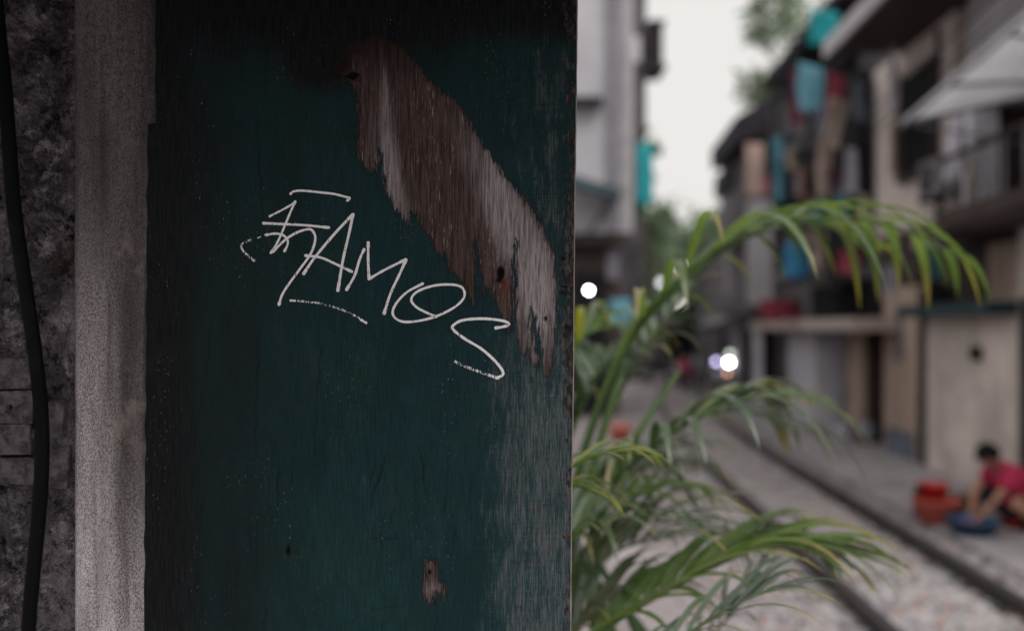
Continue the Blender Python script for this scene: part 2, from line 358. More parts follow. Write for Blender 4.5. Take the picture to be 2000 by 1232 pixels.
def board_mat():
    n = N('weathered_green_painted_wood')
    grain = n.noise(1, 8, .72, (420, 420, 22)); grain2 = n.noise(1, 6, .65, (130, 130, 5), dist=.6); fine = n.noise(900, 4, .7)
    cross = n.noise(1, 5, .65, (14, 14, 330)); blot = n.noise(9, 6, .62); big = n.noise(3.2, 4, .55, off=(2, 7, 4))
    bareA, worn, edge, light, knot, rusty, cut, shade_soil, scr = [n.attr(k) for k in ('bare', 'worn', 'edge', 'light', 'knot', 'rusty', 'cut', 'shade_soil', 'scratch')]
    # masks
    bsum = n.math('ADD', bareA, n.math('MULTIPLY', n.math('SUBTRACT', n.noise(1, 6, .7, (280, 280, 50)), .5), 2.8))
    bmask = n.ramp(bsum, -.12, .14)
    # paint
    paint = n.mix(n.ramp(big, .35, .65), (.0095, .034, .037), (.014, .045, .042))
    paint = n.mix(n.ramp(blot, .3, .75), paint, (.011, .039, .049))
    paint = n.mix(n.ramp(n.noise(5, 7, .7, (1.4, 1.4, .5), off=(1, 9, 3)), .55, .75), paint, (.030, .052, .040))
    paint = n.mix(n.ramp(grain, .38, .62, .0, .6), paint, (.002, .012, .014))
    dots = n.ramp(n.noise(1, 4, .7, (330, 330, 230), off=(3, 8, 1)), .56, .66); paint = n.mix(n.math('MULTIPLY', dots, .75), paint, (.003, .012, .014))
    lite = n.ramp(n.noise(1, 4, .7, (480, 480, 300), off=(5, 8, 7)), .56, .70); paint = n.mix(n.math('MULTIPLY', lite, .45), paint, (.035, .105, .115))
    ochre = n.math('MULTIPLY', n.ramp(n.noise(1, 5, .7, (24, 24, 9), off=(1, 4, 2)), .62, .72), .5); paint = n.mix(ochre, paint, (.055, .060, .035))
    paint = n.mix(n.math('MULTIPLY', n.ramp(cross, .62, .72), n.math('MULTIPLY', n.ramp(n.noise(8, 3, .5, off=(5, 5, 1)), .45, .6), .5)), paint, (.04, .10, .10))
    paint = n.mix(n.ramp(n.noise(4.5, 6, .65, (1.6, 1.6, .8), off=(6, 1, 6)), .48, .68, 0, .6), paint, (.006, .022, .024))
    gw = n.math('ADD', n.math('MULTIPLY', n.noise(1, 7, .75, (60, 60, 16), off=(2, 2, 2)), .6), n.math('ADD', n.math('MULTIPLY', grain, .4), n.math('MULTIPLY', cross, .12)))
    gw = n.math('ADD', n.math('MULTIPLY', n.math('SUBTRACT', gw, .56), 2.0), .56)
    wsum = n.math('ADD', gw, n.math('MULTIPLY', worn, .42))
    wmask = n.ramp(wsum, .66, 1.02, 0, .85)
    wmask = n.math('MULTIPLY', wmask, n.ramp(worn, .02, .3))
    greyw = n.mix(n.ramp(grain, .35, .65), (.040, .040, .045), (.125, .12, .13))
    greyw = n.mix(n.math('MULTIPLY', n.ramp(n.noise(1, 4, .7, (260, 260, 70), off=(3, 8, 8)), .54, .62), .8), greyw, (.012, .016, .017))
    greyw = n.mix(n.ramp(n.noise(1, 4, .6, (300, 300, 60), off=(9, 8, 8)), .60, .68, 0, .7), greyw, (.24, .235, .245))
    tealw = n.mix(n.ramp(grain, .4, .6), (.026, .058, .062), (.095, .125, .125))
    paint = n.mix(wmask, paint, n.mix(n.ramp(cross, .42, .6), greyw, tealw))
    # left strip is dark weathered; light falloff to left and top painted in too
    sm = n.math('ADD', shade_soil, n.math('MULTIPLY', n.math('SUBTRACT', n.noise(6, 6, .65, (2.5, 2.5, .5), off=(2, 2, 9)), .5), .9))
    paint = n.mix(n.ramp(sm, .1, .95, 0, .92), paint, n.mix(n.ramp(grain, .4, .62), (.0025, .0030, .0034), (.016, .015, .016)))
    # scratches: thin long vertical lines
    paint = n.mix(n.math('MULTIPLY', scr, .85), paint, (.004, .010, .010))
    spk = n.ramp(n.noise(1, 3, .6, (330, 330, 150)), .64, .70); spk = n.math('MULTIPLY', spk, n.ramp(n.noise(14, 4, .6, (1, 1, .35), off=(8, 2, 1)), .50, .62))
    paint = n.mix(n.math('MULTIPLY', spk, .8), paint, (.25, .25, .24))
    paint = n.mix(n.math('MULTIPLY', n.ramp(n.noise(1, 6, .7, (30, 30, 11), off=(9, 4, 4)), .48, .70), n.ramp(shade_soil, .05, .6, .28, 0)), paint, (.018, .058, .070))
    # bare wood
    gl = n.ramp(grain, .32, .68); wd = n.mix(gl, (.026, .0165, .0145), (.105, .074, .068))
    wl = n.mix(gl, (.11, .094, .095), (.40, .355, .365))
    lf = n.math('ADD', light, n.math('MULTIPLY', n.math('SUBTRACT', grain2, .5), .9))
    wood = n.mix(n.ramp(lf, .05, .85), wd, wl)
    fib = n.ramp(n.noise(1, 3, .6, (520, 520, 55), off=(1, 1, 7)), .60, .70); wood = n.mix(n.math('MULTIPLY', fib, n.ramp(n.noise(22, 4, .6, (1, 1, .3), off=(2, 6, 2)), .4, .62, .05, .8)), wood, (.36, .32, .33))
    wood = n.mix(n.ramp(n.noise(1, 4, .6, (360, 360, 10), off=(7, 0, 0)), .58, .68, 0, .6), wood, (.02, .012, .012))
    wood = n.mix(n.ramp(n.math('ADD', shade_soil, n.math('MULTIPLY', n.math('SUBTRACT', n.noise(9, 5, .6, (2, 2, .7)), .5), .6)), .25, .95, 0, .93), wood, (.013, .0065, .006))
    wood = n.mix(n.math('MULTIPLY', rusty, .75), wood, (.11, .035, .018))
    paint = n.mix(n.math('MULTIPLY', n.ramp(bsum, -.25, -.1), .5), paint, (.004, .010, .010))  # dark rim on both sides of the patch edge: painted thickness shadow
    wood = n.mix(n.ramp(bsum, .05, .25, .5, 0), wood, (.02, .014, .013))
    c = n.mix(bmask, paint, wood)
    # right edge dark weathered wood with chips
    em = n.math('MULTIPLY', n.ramp(n.math('ADD', edge, n.math('MULTIPLY', n.math('SUBTRACT', n.noise(1, 5, .7, (90, 90, 30)), .5), 1.6)), .45, .6), .9)
    c = n.mix(em, c, n.mix(n.ramp(n.noise(1, 6, .7, (150, 150, 60), off=(3, 3, 3)), .45, .62), (.014, .012, .012), (.085, .070, .068)))
    c = n.mix(n.ramp(knot, .25, .8), c, (.006, .004, .004))
    c = n.mix(n.ramp(cut, .05, .3), c, n.mix(gl, (.16, .12, .11), (.32, .27, .25)))
    h = n.math('ADD', n.math('MULTIPLY', grain, .6), n.math('MULTIPLY', grain2, .5))
    h = n.math('SUBTRACT', h, n.math('MULTIPLY', scr, .6))
    h = n.math('ADD', h, n.math('MULTIPLY', fine, .25))
    nb = n.bump(h, .55, .0016); nb = n.bump(n.math('SUBTRACT', 1.0, bmask), .6, .0008, nb); nb = n.bump(cross, .12, .001, nb)
    ro = n.math('ADD', .55, n.math('MULTIPLY', bmask, .3))
    return n.pbr(c, ro, nb, .10)
board = empty('wooden_board', P(700, 1290, YB), 'tall weathered green painted wooden board with a bare brown patch and white marker lettering', 'board')
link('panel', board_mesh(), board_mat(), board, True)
bpy.data.objects['panel'].data.polygons.foreach_set('use_smooth', [True] * len(bpy.data.objects['panel'].data.polygons))

# marker lettering, px from a 1643-wide enlargement of (420,320)
K = 640 / 1643
def marker_mat(dry):
    n = N('white_marker_dry' if dry else 'white_marker')
    g1 = n.noise(1, 5, .7, (420, 420, 60)); g2 = n.noise(420, 4, .65)
    s_ = n.math('ADD', n.math('MULTIPLY', g1, .6), n.math('MULTIPLY', g2, .4))
    al = n.ramp(s_, .47, .53) if dry else n.ramp(s_, .36, .45)
    c = n.mix(n.ramp(g2, .3, .7), (.84, .81, .83), (.93, .91, .93))
    return n.pbr(c, .6, n.bump(g2, .3, .0008), .3, alpha=al)
mk, mkd = marker_mat(False), marker_mat(True)
strokes = [
 ([(380, 150), (395, 139), (440, 135), (540, 145), (600, 152), (650, 165), (675, 172), (664, 184)], 0, 15),
 ([(275, 263), (330, 235), (378, 208), (402, 190)], 0, 13), ([(402, 190), (375, 250), (350, 310), (315, 390), (280, 446)], 0, 14),
 ([(243, 298), (330, 302), (450, 308), (570, 320)], 0, 16), ([(205, 492), (160, 455), (134, 425), (140, 400), (182, 380)], 1, 15), ([(215, 372), (228, 366)], 0, 6),
 ([(255, 357), (300, 350), (340, 357), (364, 383), (362, 410), (349, 437)], 0, 15),
 ([(290, 440), (350, 383), (400, 350), (450, 331), (485, 332), (503, 375), (480, 450), (420, 535), (365, 610), (335, 660), (321, 705)], 0, 16),
 ([(445, 550), (500, 470), (600, 350), (690, 255)], 0, 18), ([(692, 255), (672, 350), (642, 480), (616, 634)], 0, 18), ([(455, 460), (530, 470), (600, 500), (685, 540)], 0, 16),
 ([(660, 630), (700, 560), (725, 480), (747, 430)], 0, 17), ([(768, 396), (768, 490), (772, 575)], 0, 17), ([(772, 577), (850, 532), (955, 480)], 0, 16), ([(957, 482), (922, 560), (880, 650), (848, 750)], 0, 18),
 ([(1040, 601), (960, 645), (905, 705), (892, 755), (930, 788), (1000, 790), (1100, 767), (1195, 722), (1247, 672), (1243, 625), (1195, 606), (1100, 610), (1015, 640), (984, 680), (1010, 718), (1060, 745), (1108, 766)], 0, 16),
 ([(1408, 822), (1450, 815), (1474, 802), (1440, 786), (1350, 776), (1250, 782), (1202, 803), (1193, 828), (1250, 875), (1340, 930), (1415, 1000), (1445, 1050), (1415, 1073)], 0, 18),
 ([(1415, 1073), (1350, 1050), (1280, 1025), (1200, 990)], 1, 18),
 ([(380, 685), (400, 686)], 0, 13), ([(400, 686), (450, 690), (530, 700), (620, 725), (700, 760), (735, 783)], 1, 13), ([(735, 783), (757, 796)], 0, 15)]
for k_, (pts, dry, w) in enumerate(strokes):
    pp = catmull([(420 + u * K, 320 + v * K, 0) for u, v in pts], 10)
    # resample
    b = MB(); vs = []; m_ = len(pp)
    ww = w * K * .37
    for i, p in enumerate(pp):
        d = (pp[min(i + 1, m_ - 1)] - pp[max(i - 1, 0)]).normalized(); q = Vector((-d.y, d.x, 0))
        wv = ww * (1 + .22 * noise.noise(Vector((p.x * .12, p.y * .12, k_)))); endk = min(i, m_ - 1 - i)
        wv *= 1.28 if (endk < 3 and not dry and m_ > 12) else 1
        for sgn in (-1, 1):
            e = p + q * wv * sgn; vs.append(P(e.x, e.y, YB - .0006 - .00012 * (k_ % 5)))
    fs = [(2 * i, 2 * i + 1, 2 * i + 3, 2 * i + 2) for i in range(m_ - 1)]
    b.add(vs, fs)
    if not dry:
        for e, s_ in ((pp[0], 1.3), (pp[-1], 1.25)):
            r = ww * s_; c0 = P(e.x, e.y, YB - .0013 - .0001 * (k_ % 3)); rr = r / FPX * YB
            b.add([c0 + Vector((math.cos(t) * rr, 0, math.sin(t) * rr)) for t in [2 * math.pi * q_ / 12 for q_ in range(12)]], [tuple(range(12))])
    b.build('marker_stroke', mkd if dry else mk, board)

# ---- wall the board is fixed to
def plaster_mat():
    n = N('rough_cement_render')
    a = n.noise(2.5, 5, .6, (1, 1, .35)); sp = n.noise(1, 5, .8, (520, 520, 300)); sp2 = n.noise(1, 5, .7, (120, 120, 60)); st = n.noise(1, 6, .6, (26, 26, 1.6))
    shade_stain = n.attr('shade_stain')
    c = n.mix(n.ramp(sp, .40, .60), (.075, .064, .062), (.33, .295, .295))
    c = n.mix(n.ramp(sp2, .35, .7, 0, .35), c, (.40, .37, .375))
    c = n.mix(n.ramp(n.math('ADD', n.math('MULTIPLY', st, .7), n.math('MULTIPLY', a, .3)), .42, .58, 0, .85), c, n.mix(.65, c, (.045, .037, .034)))
    c = n.mix(n.math('MULTIPLY', shade_stain, .8), c, (.48, .45, .46), 'MIX') if False else n.mix(n.ramp(shade_stain, 0, 1), n.mix(.62, (.028, .021, .019), c), n.mix(n.ramp(n.math('ADD', n.math('MULTIPLY', sp, .75), n.math('MULTIPLY', st, .25)), .42, .56), (.24, .21, .215), (.90, .85, .86)))
    big = n.noise(1, 5, .6, (13, 13, 2.2), off=(4, 2, 6)); drip = n.noise(1, 4, .55, (55, 55, 1.5), off=(1, 2, 3))
    c = n.mix(n.ramp(big, .45, .64, 0, .6), c, n.mix(.72, c, (.045, .034, .029)))
    c = n.mix(n.ramp(drip, .54, .68, 0, .55), c, (.05, .042, .038))
    c = n.mix(n.ramp(n.noise(14, 6, .7, (1, 1, .6), off=(8, 1, 1)), .58, .68, 0, .5), c, (.42, .35, .31))
    c = n.mix(n.ramp(st, .48, .68, 0, .45), c, n.mix(.75, c, (.05, .042, .04)))
    h = n.math('ADD', sp, n.math('MULTIPLY', sp2, 1.2))
    return n.pbr(c, .93, n.bump(h, .8, .0022), .15)
def grid_sheet(name, px0, px1, py0, py1, nx_, ny_, yfun, attrs=None, back=.12):
    xs_ = np.linspace(px0, px1, nx_); ys_ = np.linspace(py0, py1, ny_); PX, PY = np.meshgrid(xs_, ys_)
    Yv = np.array([[yfun(x, y) for x in xs_] for y in ys_])
    YC = YB + .036
    X = (PX - 1000) / FPX * YC; Z = EYE + (640 - PY) / FPX * YC
    verts = np.stack([X, Yv, Z], -1).reshape(-1, 3); idx = np.arange(nx_ * ny_).reshape(ny_, nx_)
    f = np.stack([idx[1:, :-1], idx[1:, 1:], idx[:-1, 1:], idx[:-1, :-1]], -1).reshape(-1, 4).tolist()
    per = list(idx[0, :]) + list(idx[1:, -1]) + list(idx[-1, -2::-1]) + list(idx[-2:0:-1, 0]); base = len(verts)
    extra = [(verts[p][0], YB + back, verts[p][2]) for p in per]; m_ = len(per)
    f += [(per[i], per[(i + 1) % m_], base + (i + 1) % m_, base + i) for i in range(m_)] + [tuple(base + i for i in range(m_))]
    me = bpy.data.meshes.new(name); me.from_pydata(verts.tolist() + extra, [], f)
    for nm, fn in (attrs or {}).items():
        a = me.attributes.new(nm, 'FLOAT', 'POINT'); arr = np.zeros(base + m_, 'f'); arr[:base] = fn(PX, PY).reshape(-1); a.data.foreach_set('value', arr)
    return me
wall = empty('house_wall', (-1.2, 1.75, 0), 'near house wall at the far left, broken masonry beside a stained cement strip', 'wall')
ZB = EYE + (640 - 1330) / FPX * YB
def pil(px, py):
    e = max(0, (165 - px) / 22); rnd = .010 * e * e
    return YB + .034 + rnd + .002 * noise.noise(Vector((px * .01, py * .005, 1))) + .0012 * noise.noise(Vector((px * .06, py * .06, 3)))
def shade_stain(PX, PY):
    w = smooth01(PY, 100, 1200) ** 1.05 * (1 - .0 * PX)  # darker upward: shade under the porch painted into the cement colour
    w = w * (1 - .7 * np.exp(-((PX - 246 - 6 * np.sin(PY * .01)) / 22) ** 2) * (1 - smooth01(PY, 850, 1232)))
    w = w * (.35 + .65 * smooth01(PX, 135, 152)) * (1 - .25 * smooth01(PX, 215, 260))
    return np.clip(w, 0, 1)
link('cement_strip', grid_sheet('cement_strip', 140, 420, -90, 1330, 110, 420, pil, {'shade_stain': shade_stain}), plaster_mat(), wall, True)
def rub(px, py):
    p = Vector((px * .012, py * .009, 0))
    h = noise.fractal(p, .9, 2.1, 5, noise_basis='PERLIN_ORIGINAL') * .024 + abs(noise.noise(p * 2.3 + Vector((3, 1, 2)))) * .024 - .006
    h += .0055 * noise.noise(Vector((px * .085, py * .07, 5))) + .0035 * noise.noise(Vector((px * .2, py * .17, 9)))
    h += noise.ridged_multi_fractal(Vector((px * .018, py * .014, 7)), 1, 2.1, 5, 1, 2) * .006 - .006
    h += (.006 if noise.noise(Vector((px * .008, py * .006, 11))) > .05 else 0); crack = .0 * max(0, .03 - abs(noise.noise(Vector((px * .009, py * .0035, 21))))) / .03
    x2 = min(1, max(0, (px - 95) / 20)); h = h * (1 - x2) + x2 * (h * .35)
    # hollow with exposed bricks
    q = math.exp(-((px - 25) / 60) ** 4 - ((py - 870) / 150) ** 4)
    if py < 330: h -= .012 * math.exp(-((px - 80) / 60) ** 2)
    return YB + .052 - h + crack + .02 * q
def rub_mat():
    n = N('broken_masonry')
    a = n.noise(24, 9, .78); b_ = n.noise(9, 5, .6); f = n.noise(300, 4, .7); st = n.voro(65, (1, 1, 1), 'F1')
    c = n.mix(n.ramp(b_, .35, .65), (.10, .088, .098), (.27, .245, .275))
    c = n.mix(n.ramp(a, .52, .62), c, (.48, .44, .49)); c = n.mix(n.ramp(a, .40, .46, 1, 0), c, (.018, .014, .014))
    c = n.mix(n.ramp(n.math('ABSOLUTE', n.math('SUBTRACT', n.noise(11, 7, .65, (1, 1, .7), off=(6, 6, 6)), .5)), 0, .012, .9, 0), c, (.008, .006, .006))
    c = n.mix(n.ramp(n.noise(7, 6, .7, off=(9, 9, 9)), .56, .7, 0, .6), c, (.12, .07, .045))
    c = n.mix(n.ramp(f, .45, .65, 0, .5), c, (.04, .035, .035))
    h = n.math('ADD', n.math('MULTIPLY', a, 1.4), n.math('ADD', n.math('MULTIPLY', f, .25), n.math('MULTIPLY', n.noise(90, 6, .75), .9)))
    return n.pbr(c, .8, n.bump(h, 1.0, .012), .25)
rm_ = rub_mat()
link('broken_render', grid_sheet('broken_render', -130, 146, -90, 1330, 170, 800, rub), rm_, wall, True)
# exposed bricks in the hollow, each one its own piece
n = N('old_purple_brick'); a = n.noise(60, 6, .7)
brm = n.pbr(n.mix(n.ramp(a, .35, .65), (.045, .038, .042), (.15, .13, .145)), .9, n.bump(n.noise(160, 5, .7), .7, .003), .2)
for (x0, x1, y0, y1) in ((-40, 64, 762, 822), (-60, 60, 829, 886), (-30, 66, 894, 944), (-50, 70, 700, 755), (101, 136, 872, 948), (98, 134, 782, 850)):
    b = MB(); a0 = P(x0, y1, YB + .05); a1 = P(x1, y0, YB + .05); j = random.uniform(-.004, .004); f = .050 if x0 < 90 else .042
    b.box(a0.x, a1.x, YB + f + j, YB + .11, a0.z, a1.z)
    for i in range(8):
        v = b.v[i]; b.v[i] = (v[0] + random.uniform(-.004, .004), v[1] + random.uniform(-.006, .006), v[2] + random.uniform(-.004, .004))
    b.build('brick', brm, wall, bevel=.0015)
# the rest of the wall (behind and beside)
b = MB(); b.box(-3.2, .045, YB + .121, YB + .30, -.1, 3.2); b.build('masonry', greywall, wall)
b = MB(); b.box(-3.2, (-130 - 1000) / FPX * (YB + .036) - .001, YB + .04, YB + .119, -.1, 3.2); b.box((-130 - 1000) / FPX * YB, .045, YB + .05, YB + .119, -.1, ZB - .04)
b.build('lower_masonry', rm_, wall)
# unseen porch added over this corner, sized to darken the board's top
porch = empty('porch', (-1.3, .9, 0), 'unseen concrete porch slab added to shade the green board from above', 'porch')
b = MB(); b.box(-3.2, .40, .62, YB + .119, 2.335, 2.45); b.build('roof_slab', greywall, porch)  # slab of the added, unseen porch, there for its shade
b = MB(); b.box(-3.2, .40, .56, .619, 2.28, 2.47); b.build('fascia', brownd, porch)
# cable
b = MB(); cp = [P(-14, -60, 1.40), P(-2, 60, 1.40), P(12, 200, 1.395), P(27, 400, 1.39), P(50, 560, 1.385), P(70, 700, 1.38), P(82, 830, 1.38), P(80, 960, 1.38), P(68, 1090, 1.385), P(58, 1200, 1.39), P(52, 1330, 1.39)]
b.tube(catmull(cp, 8), .0098, 16)
n = N('black_cable_sheath'); cab = n.pbr((.004, .004, .005), n.ramp(n.noise(30, 4), .3, .7, .4, .65), n.bump(n.noise(60, 4), .25, .002), .08)
tag(b.build('cable', cab, None, True), 'thick black cable hanging down in front of the broken masonry', 'cable')

# ================================================================== RIGHT-HAND HOUSES (facade line X = A + .05 Y)
SK = .05
A0 = 4.58
def yof(px, a=A0): return a / ((px - 1000) / FPX - SK)
def zof(px, py, a=A0): return EYE + (640 - py) / FPX * yof(px, a)
def rb(name, parent, mat, a0, a1, y0, y1, z0, z1, bevel=0, **k):
    b = MB(); b.box(a0, a1, y0, y1, z0, z1, SK); o = b.build(name, mat, parent, bevel=bevel); return o
def house(name, a, y0, label, cat='house'): return empty(name, (a + SK * y0, y0, 0), label, cat)

# --- nearest pale house (only its upper floor and awning show)
h1 = house('pale_house', A0, 7, 'pale grey upper storey at the right edge above the slanting corrugated awning')
rb('upper_wall', h1, paleg, A0, 7.5, 6, 11.25, 4.25, 7.2)
rb('wall_pier', h1, white, A0 - .05, A0 + .25, 11.0, 11.249, 2.96, 4.248)
rb('room_back', h1, brownd, A0 + 1.2, 7.5, 6, 11.0, 2.96, 4.249)
rb('side_partition', h1, brownd, A0 + .26, A0 + 1.199, 11.1, 11.24, 2.961, 4.248)
rb('balcony_floor', h1, brownd, A0 - .55, 7.5, 6, 11.6, 2.80, 2.958)
rb('balcony_beam', h1, brownd, A0 - .60, A0 - .552, 6, 10.5, 2.86, 3.02)
for i in range(9): rb('railing_bar', h1, steel, A0 - .54, A0 - .52, 7 + i * .42, 7.02 + i * .42, 3.0, 3.55)
rb('railing_top', h1, brownd, A0 - .56, A0 - .50, 6.6, 10.6, 3.551, 3.60)
rb('lower_wall', h1, cream2, A0, 7.5, 6, 9.98, 0, 2.799)
rb('door', h1, dark, A0 - .02, A0 - .001, 9.0, 9.9, 0, 2.1)
# --- cream house with ground-floor wall, window, door
h2 = house('cream_house', A0, 12, 'cream plastered house with barred upper window behind the sitting person')
rb('ground_wall', h2, cream, A0, 7.5, 10.03, 12.49, 0, 1.93)
gr = rb('gutter_roof', h2, rgreen, A0 - .32, 7.5, 9.99, 12.62, 1.932, 2.07)
rb('gate_post', h2, black, A0 + .02, A0 + .3, 12.5, 12.86, 0, 2.3)
dp = rb('tan_door', h2, tan, A0 + .03, A0 + .12, 12.861, 14.25, 0, 2.35)
for z in (.35, 1.35): rb('door_panel', dp, greywall, A0 + .012, A0 + .029, 13.45, 13.75, z, z + .7) if z > 1 else None
rb('skirting', h2, M('blue_grey_plinth', (.16, .18, .23), .9), A0 - .02, A0 + .028, 13.0, 14.0, 0, .42)
rb('inner_wall', h2, brownd, A0 + .35, 7.5, 9.99, 14.65, 2.072, 2.799)
rb('inner_panel', h2, tan, A0 + .30, A0 + .349, 10.2, 11.4, 2.1, 2.75)
rb('dark_door', h2, dark, A0 + .27, A0 + .299, 10.0, 10.3, 2.1, 2.79)
rb('lintel', h2, brownd, A0 + .03, 7.5, 12.87, 14.65, 2.352, 3.1)
rb('upper_wall', h2, cream, A0, 7.5, 11.61, 14.65, 3.101, 5.55)
rb('upper_floor_edge', h2, cream2, A0 - .04, A0 + .3, 11.61, 12.86, 2.81, 3.099)
hole = MB(); hole.bar((A0 + SK * 10.9 - .09, 10.9, 1.52), (A0 + SK * 10.9 + .05, 10.9, 1.52), .08, 14); hole.build('vent_hole', dark, h2)
wn = rb('window', h2, dark, A0 - .03, A0 - .002, 12.2, 13.25, 3.85, 5.1)
rb('frame', wn, brownd, A0 - .07, A0 - .031, 12.12, 12.2, 3.8, 5.15); rb('frame', wn, brownd, A0 - .07, A0 - .031, 13.25, 13.33, 3.8, 5.15)
rb('sill', wn, brownd, A0 - .12, A0 - .031, 12.1, 13.35, 3.72, 3.798)
for i in range(7): rb('window_bar', wn, black, A0 - .14, A0 - .12, 12.22 + i * .165, 12.245 + i * .165, 3.8, 5.12)
sh = rb('shutter', h2, tan, A0 - .16, A0 - .001, 13.36, 13.40, 3.85, 4.55)
rb('roof_slab', h2, brownd, A0 - .98, 7.6, 8.5, 13.45, 5.50, 5.58)
rb('fascia', h2, paleg, A0 - 1.04, A0 - .982, 8.5, 13.5, 5.44, 5.66)
rb('upper_storey', h2, paleg, A0 - .1, 7.6, 8.5, 13.4, 5.661, 7.6)
# awning: corrugated sheet, tapering to its lower far corner
aw = empty('corrugated_awning', P(2000, 100, 8), 'large pale corrugated awning slanting down toward the street at upper right', 'awning')
pA, pB = P(1757, 240, 9.45), P(2090, -50, 6.9)
pC, pD = P(2045, 178, 9.55), P(2420, 60, 6.9)
b = MB(); nn = 96; vs = []
for i in range(nn + 1):
    t = i / nn; e0 = pA.lerp(pB, t); e1 = pC.lerp(pD, t)
    for q in range(2):
        e = e0 if q == 0 else e1; vs.append(e + Vector((0, 0, .014 * math.sin(i * math.pi / 2 + .8))))
b.add(vs, [(2 * i, 2 * i + 1, 2 * i + 3, 2 * i + 2) for i in range(nn)])
o = b.build('sheet', awnm, aw, True); 
for t in (.03, .35, .7):
    b = MB(); b.bar(pA.lerp(pB, t) - Vector((0, 0, .04)), pC.lerp(pD, t) - Vector((0, 0, .04)), .018, 8); b.build('rafter', steel, aw)
b = MB(); b.bar(pA - Vector((0, 0, .05)), pB - Vector((0, 0, .05)), .02, 8); b.build('edge_tube', steel, aw)
b = MB(); b.bar(pA.lerp(pC, .1) - Vector((0, 0, .05)), pC - Vector((0, 0, .55)), .012, 6); b.build('brace', steel, aw)
# AC unit on bracket
def ac_unit(x, y, z, s, label, group=None):
    e = empty('air_conditioner', (x, y, z), label, 'air conditioner', group)
    b = MB(); b.box(x - .32 * s, x, y - .42 * s, y + .42 * s, z, z + .58 * s); b.build('casing', greywall, e, bevel=.015)
    b = MB(); b.bar((x - .325 * s, y + .08 * s, z + .29 * s), (x - .34 * s, y + .08 * s, z + .29 * s), .22 * s, 20); b.build('fan_grille', black, e)
    b = MB(); b.bar((x - .342 * s, y + .08 * s, z + .29 * s), (x - .36 * s, y + .08 * s, z + .29 * s), .06 * s, 12); b.build('fan_hub', steel, e)
    for d in (-.3, .3):
        b = MB(); b.box(x - .36 * s, x, y + d * s - .02, y + d * s + .02, z - .05, z - .002); b.bar((x - .34 * s, y + d * s, z - .05), (x - .005, y + d * s, z - .3 * s), .012); b.build('bracket', black, e)
    return e
ac_unit(A0 + SK * 12 - .02, 11.75, 3.35, .75, 'white air conditioner on dark brackets under the tip of the corrugated awning')
# cloth helper
def cloth(name, mat, c, w, h, ang, label, group=None, cat='cloth', folds=3, amp=.04, skew=0.0):
    """hanging sheet: c top middle, w wide along direction ang in plan, h tall"""
    c = Vector(c); d = Vector((math.cos(ang), math.sin(ang), 0)); q = Vector((-d.y, d.x, 0)); nu, nv = 16, 12
    sd = random.random() * 9; vs = []
    for j in range(nv + 1):
        v = j / nv
        for i in range(nu + 1):
            u = i / nu - .5; f = amp * (.3 + v) * math.sin(u * folds * 6.28 + sd + v) + .02 * noise.noise(Vector((u * 3, v * 3, sd)))
            wob = 1 - .12 * v * math.sin(sd + 3 * v)
            vs.append(c + d * (u * w * wob + skew * v) + q * f + Vector((0, 0, -v * h + .02 * math.sin(u * 9 + sd) * v)))
    b = MB(); b.add(vs, [(j * (nu + 1) + i, j * (nu + 1) + i + 1, (j + 1) * (nu + 1) + i + 1, (j + 1) * (nu + 1) + i) for j in range(nv) for i in range(nu)])
    o = b.build(name, mat, None, True); m_ = o.modifiers.new('s', 'SOLIDIFY'); m_.thickness = .006
    return tag(o, label, cat, group)
LG = 'washing hung from the balconies'
cloth('hanging_sheet', pcloth, P(1745, 95, 12.2), .34, .75, 1.2, 'pale lilac cloth hanging beside the barred upper window', LG, folds=2)
cloth('hanging_sheet', pcloth, P(1868, 232, 10.7), .55, .62, 1.4, 'large white sheet hanging under the corrugated awning', LG, folds=2, amp=.06)
cloth('hanging_shirt', ivory, P(1895, 310, 10.3), .4, .5, 1.2, 'cream cloth hung over the air conditioner bracket under the awning', LG, folds=2)

# --- cluttered dark house behind
h3 = house('balcony_house', A0, 16, 'dark cluttered house with caged balconies beyond the cream house')
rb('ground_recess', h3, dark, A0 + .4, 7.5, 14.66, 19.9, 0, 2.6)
rb('inner_partition', h3, brownd, A0 + .1, A0 + .399, 15.15, 16.3, 0, 1.8)
rb('timber_door', h3, tan, A0 + .04, A0 + .099, 15.3, 16.1, .3, 1.75)
rb('white_pier', h3, white, A0 - .15, A0 + .395, 17.4, 19.5, 0, 1.7)
rb('porch_slab', h3, M('pinkish_slab', (.50, .42, .38), .9, 2, .2, .3, dirt=.3), A0 - .6, A0 + .39, 13.6, 21.2, 1.76, 1.94)
rb('first_floor_wall', h3, greywall, A0 + .3, 7.5, 14.66, 19.9, 2.601, 6.6)
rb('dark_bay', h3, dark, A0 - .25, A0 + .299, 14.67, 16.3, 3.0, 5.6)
rb('balcony_slab', h3, greywall, A0 - .7, A0 + .299, 16.31, 18.2, 2.62, 2.80)
rb('balcony_slab', h3, greywall, A0 - .7, A0 + .299, 16.31, 18.2, 4.75, 4.90)
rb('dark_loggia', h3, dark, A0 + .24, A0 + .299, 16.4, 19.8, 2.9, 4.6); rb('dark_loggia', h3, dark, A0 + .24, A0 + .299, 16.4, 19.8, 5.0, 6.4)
rb('roof', h3, roofm, A0 - .55, 7.6, 14.4, 20.1, 6.601, 6.75)
rb('storage_box', h3, tan, A0 - .66, A0 - .2, 16.5, 17.6, 2.81, 3.4)
rb('column', h3, white, A0 - .58, A0 - .43, 20.6, 20.85, 0, 1.758)
rb('column', h3, white, A0 - .58, A0 - .43, 13.7, 13.8, 0, .01)
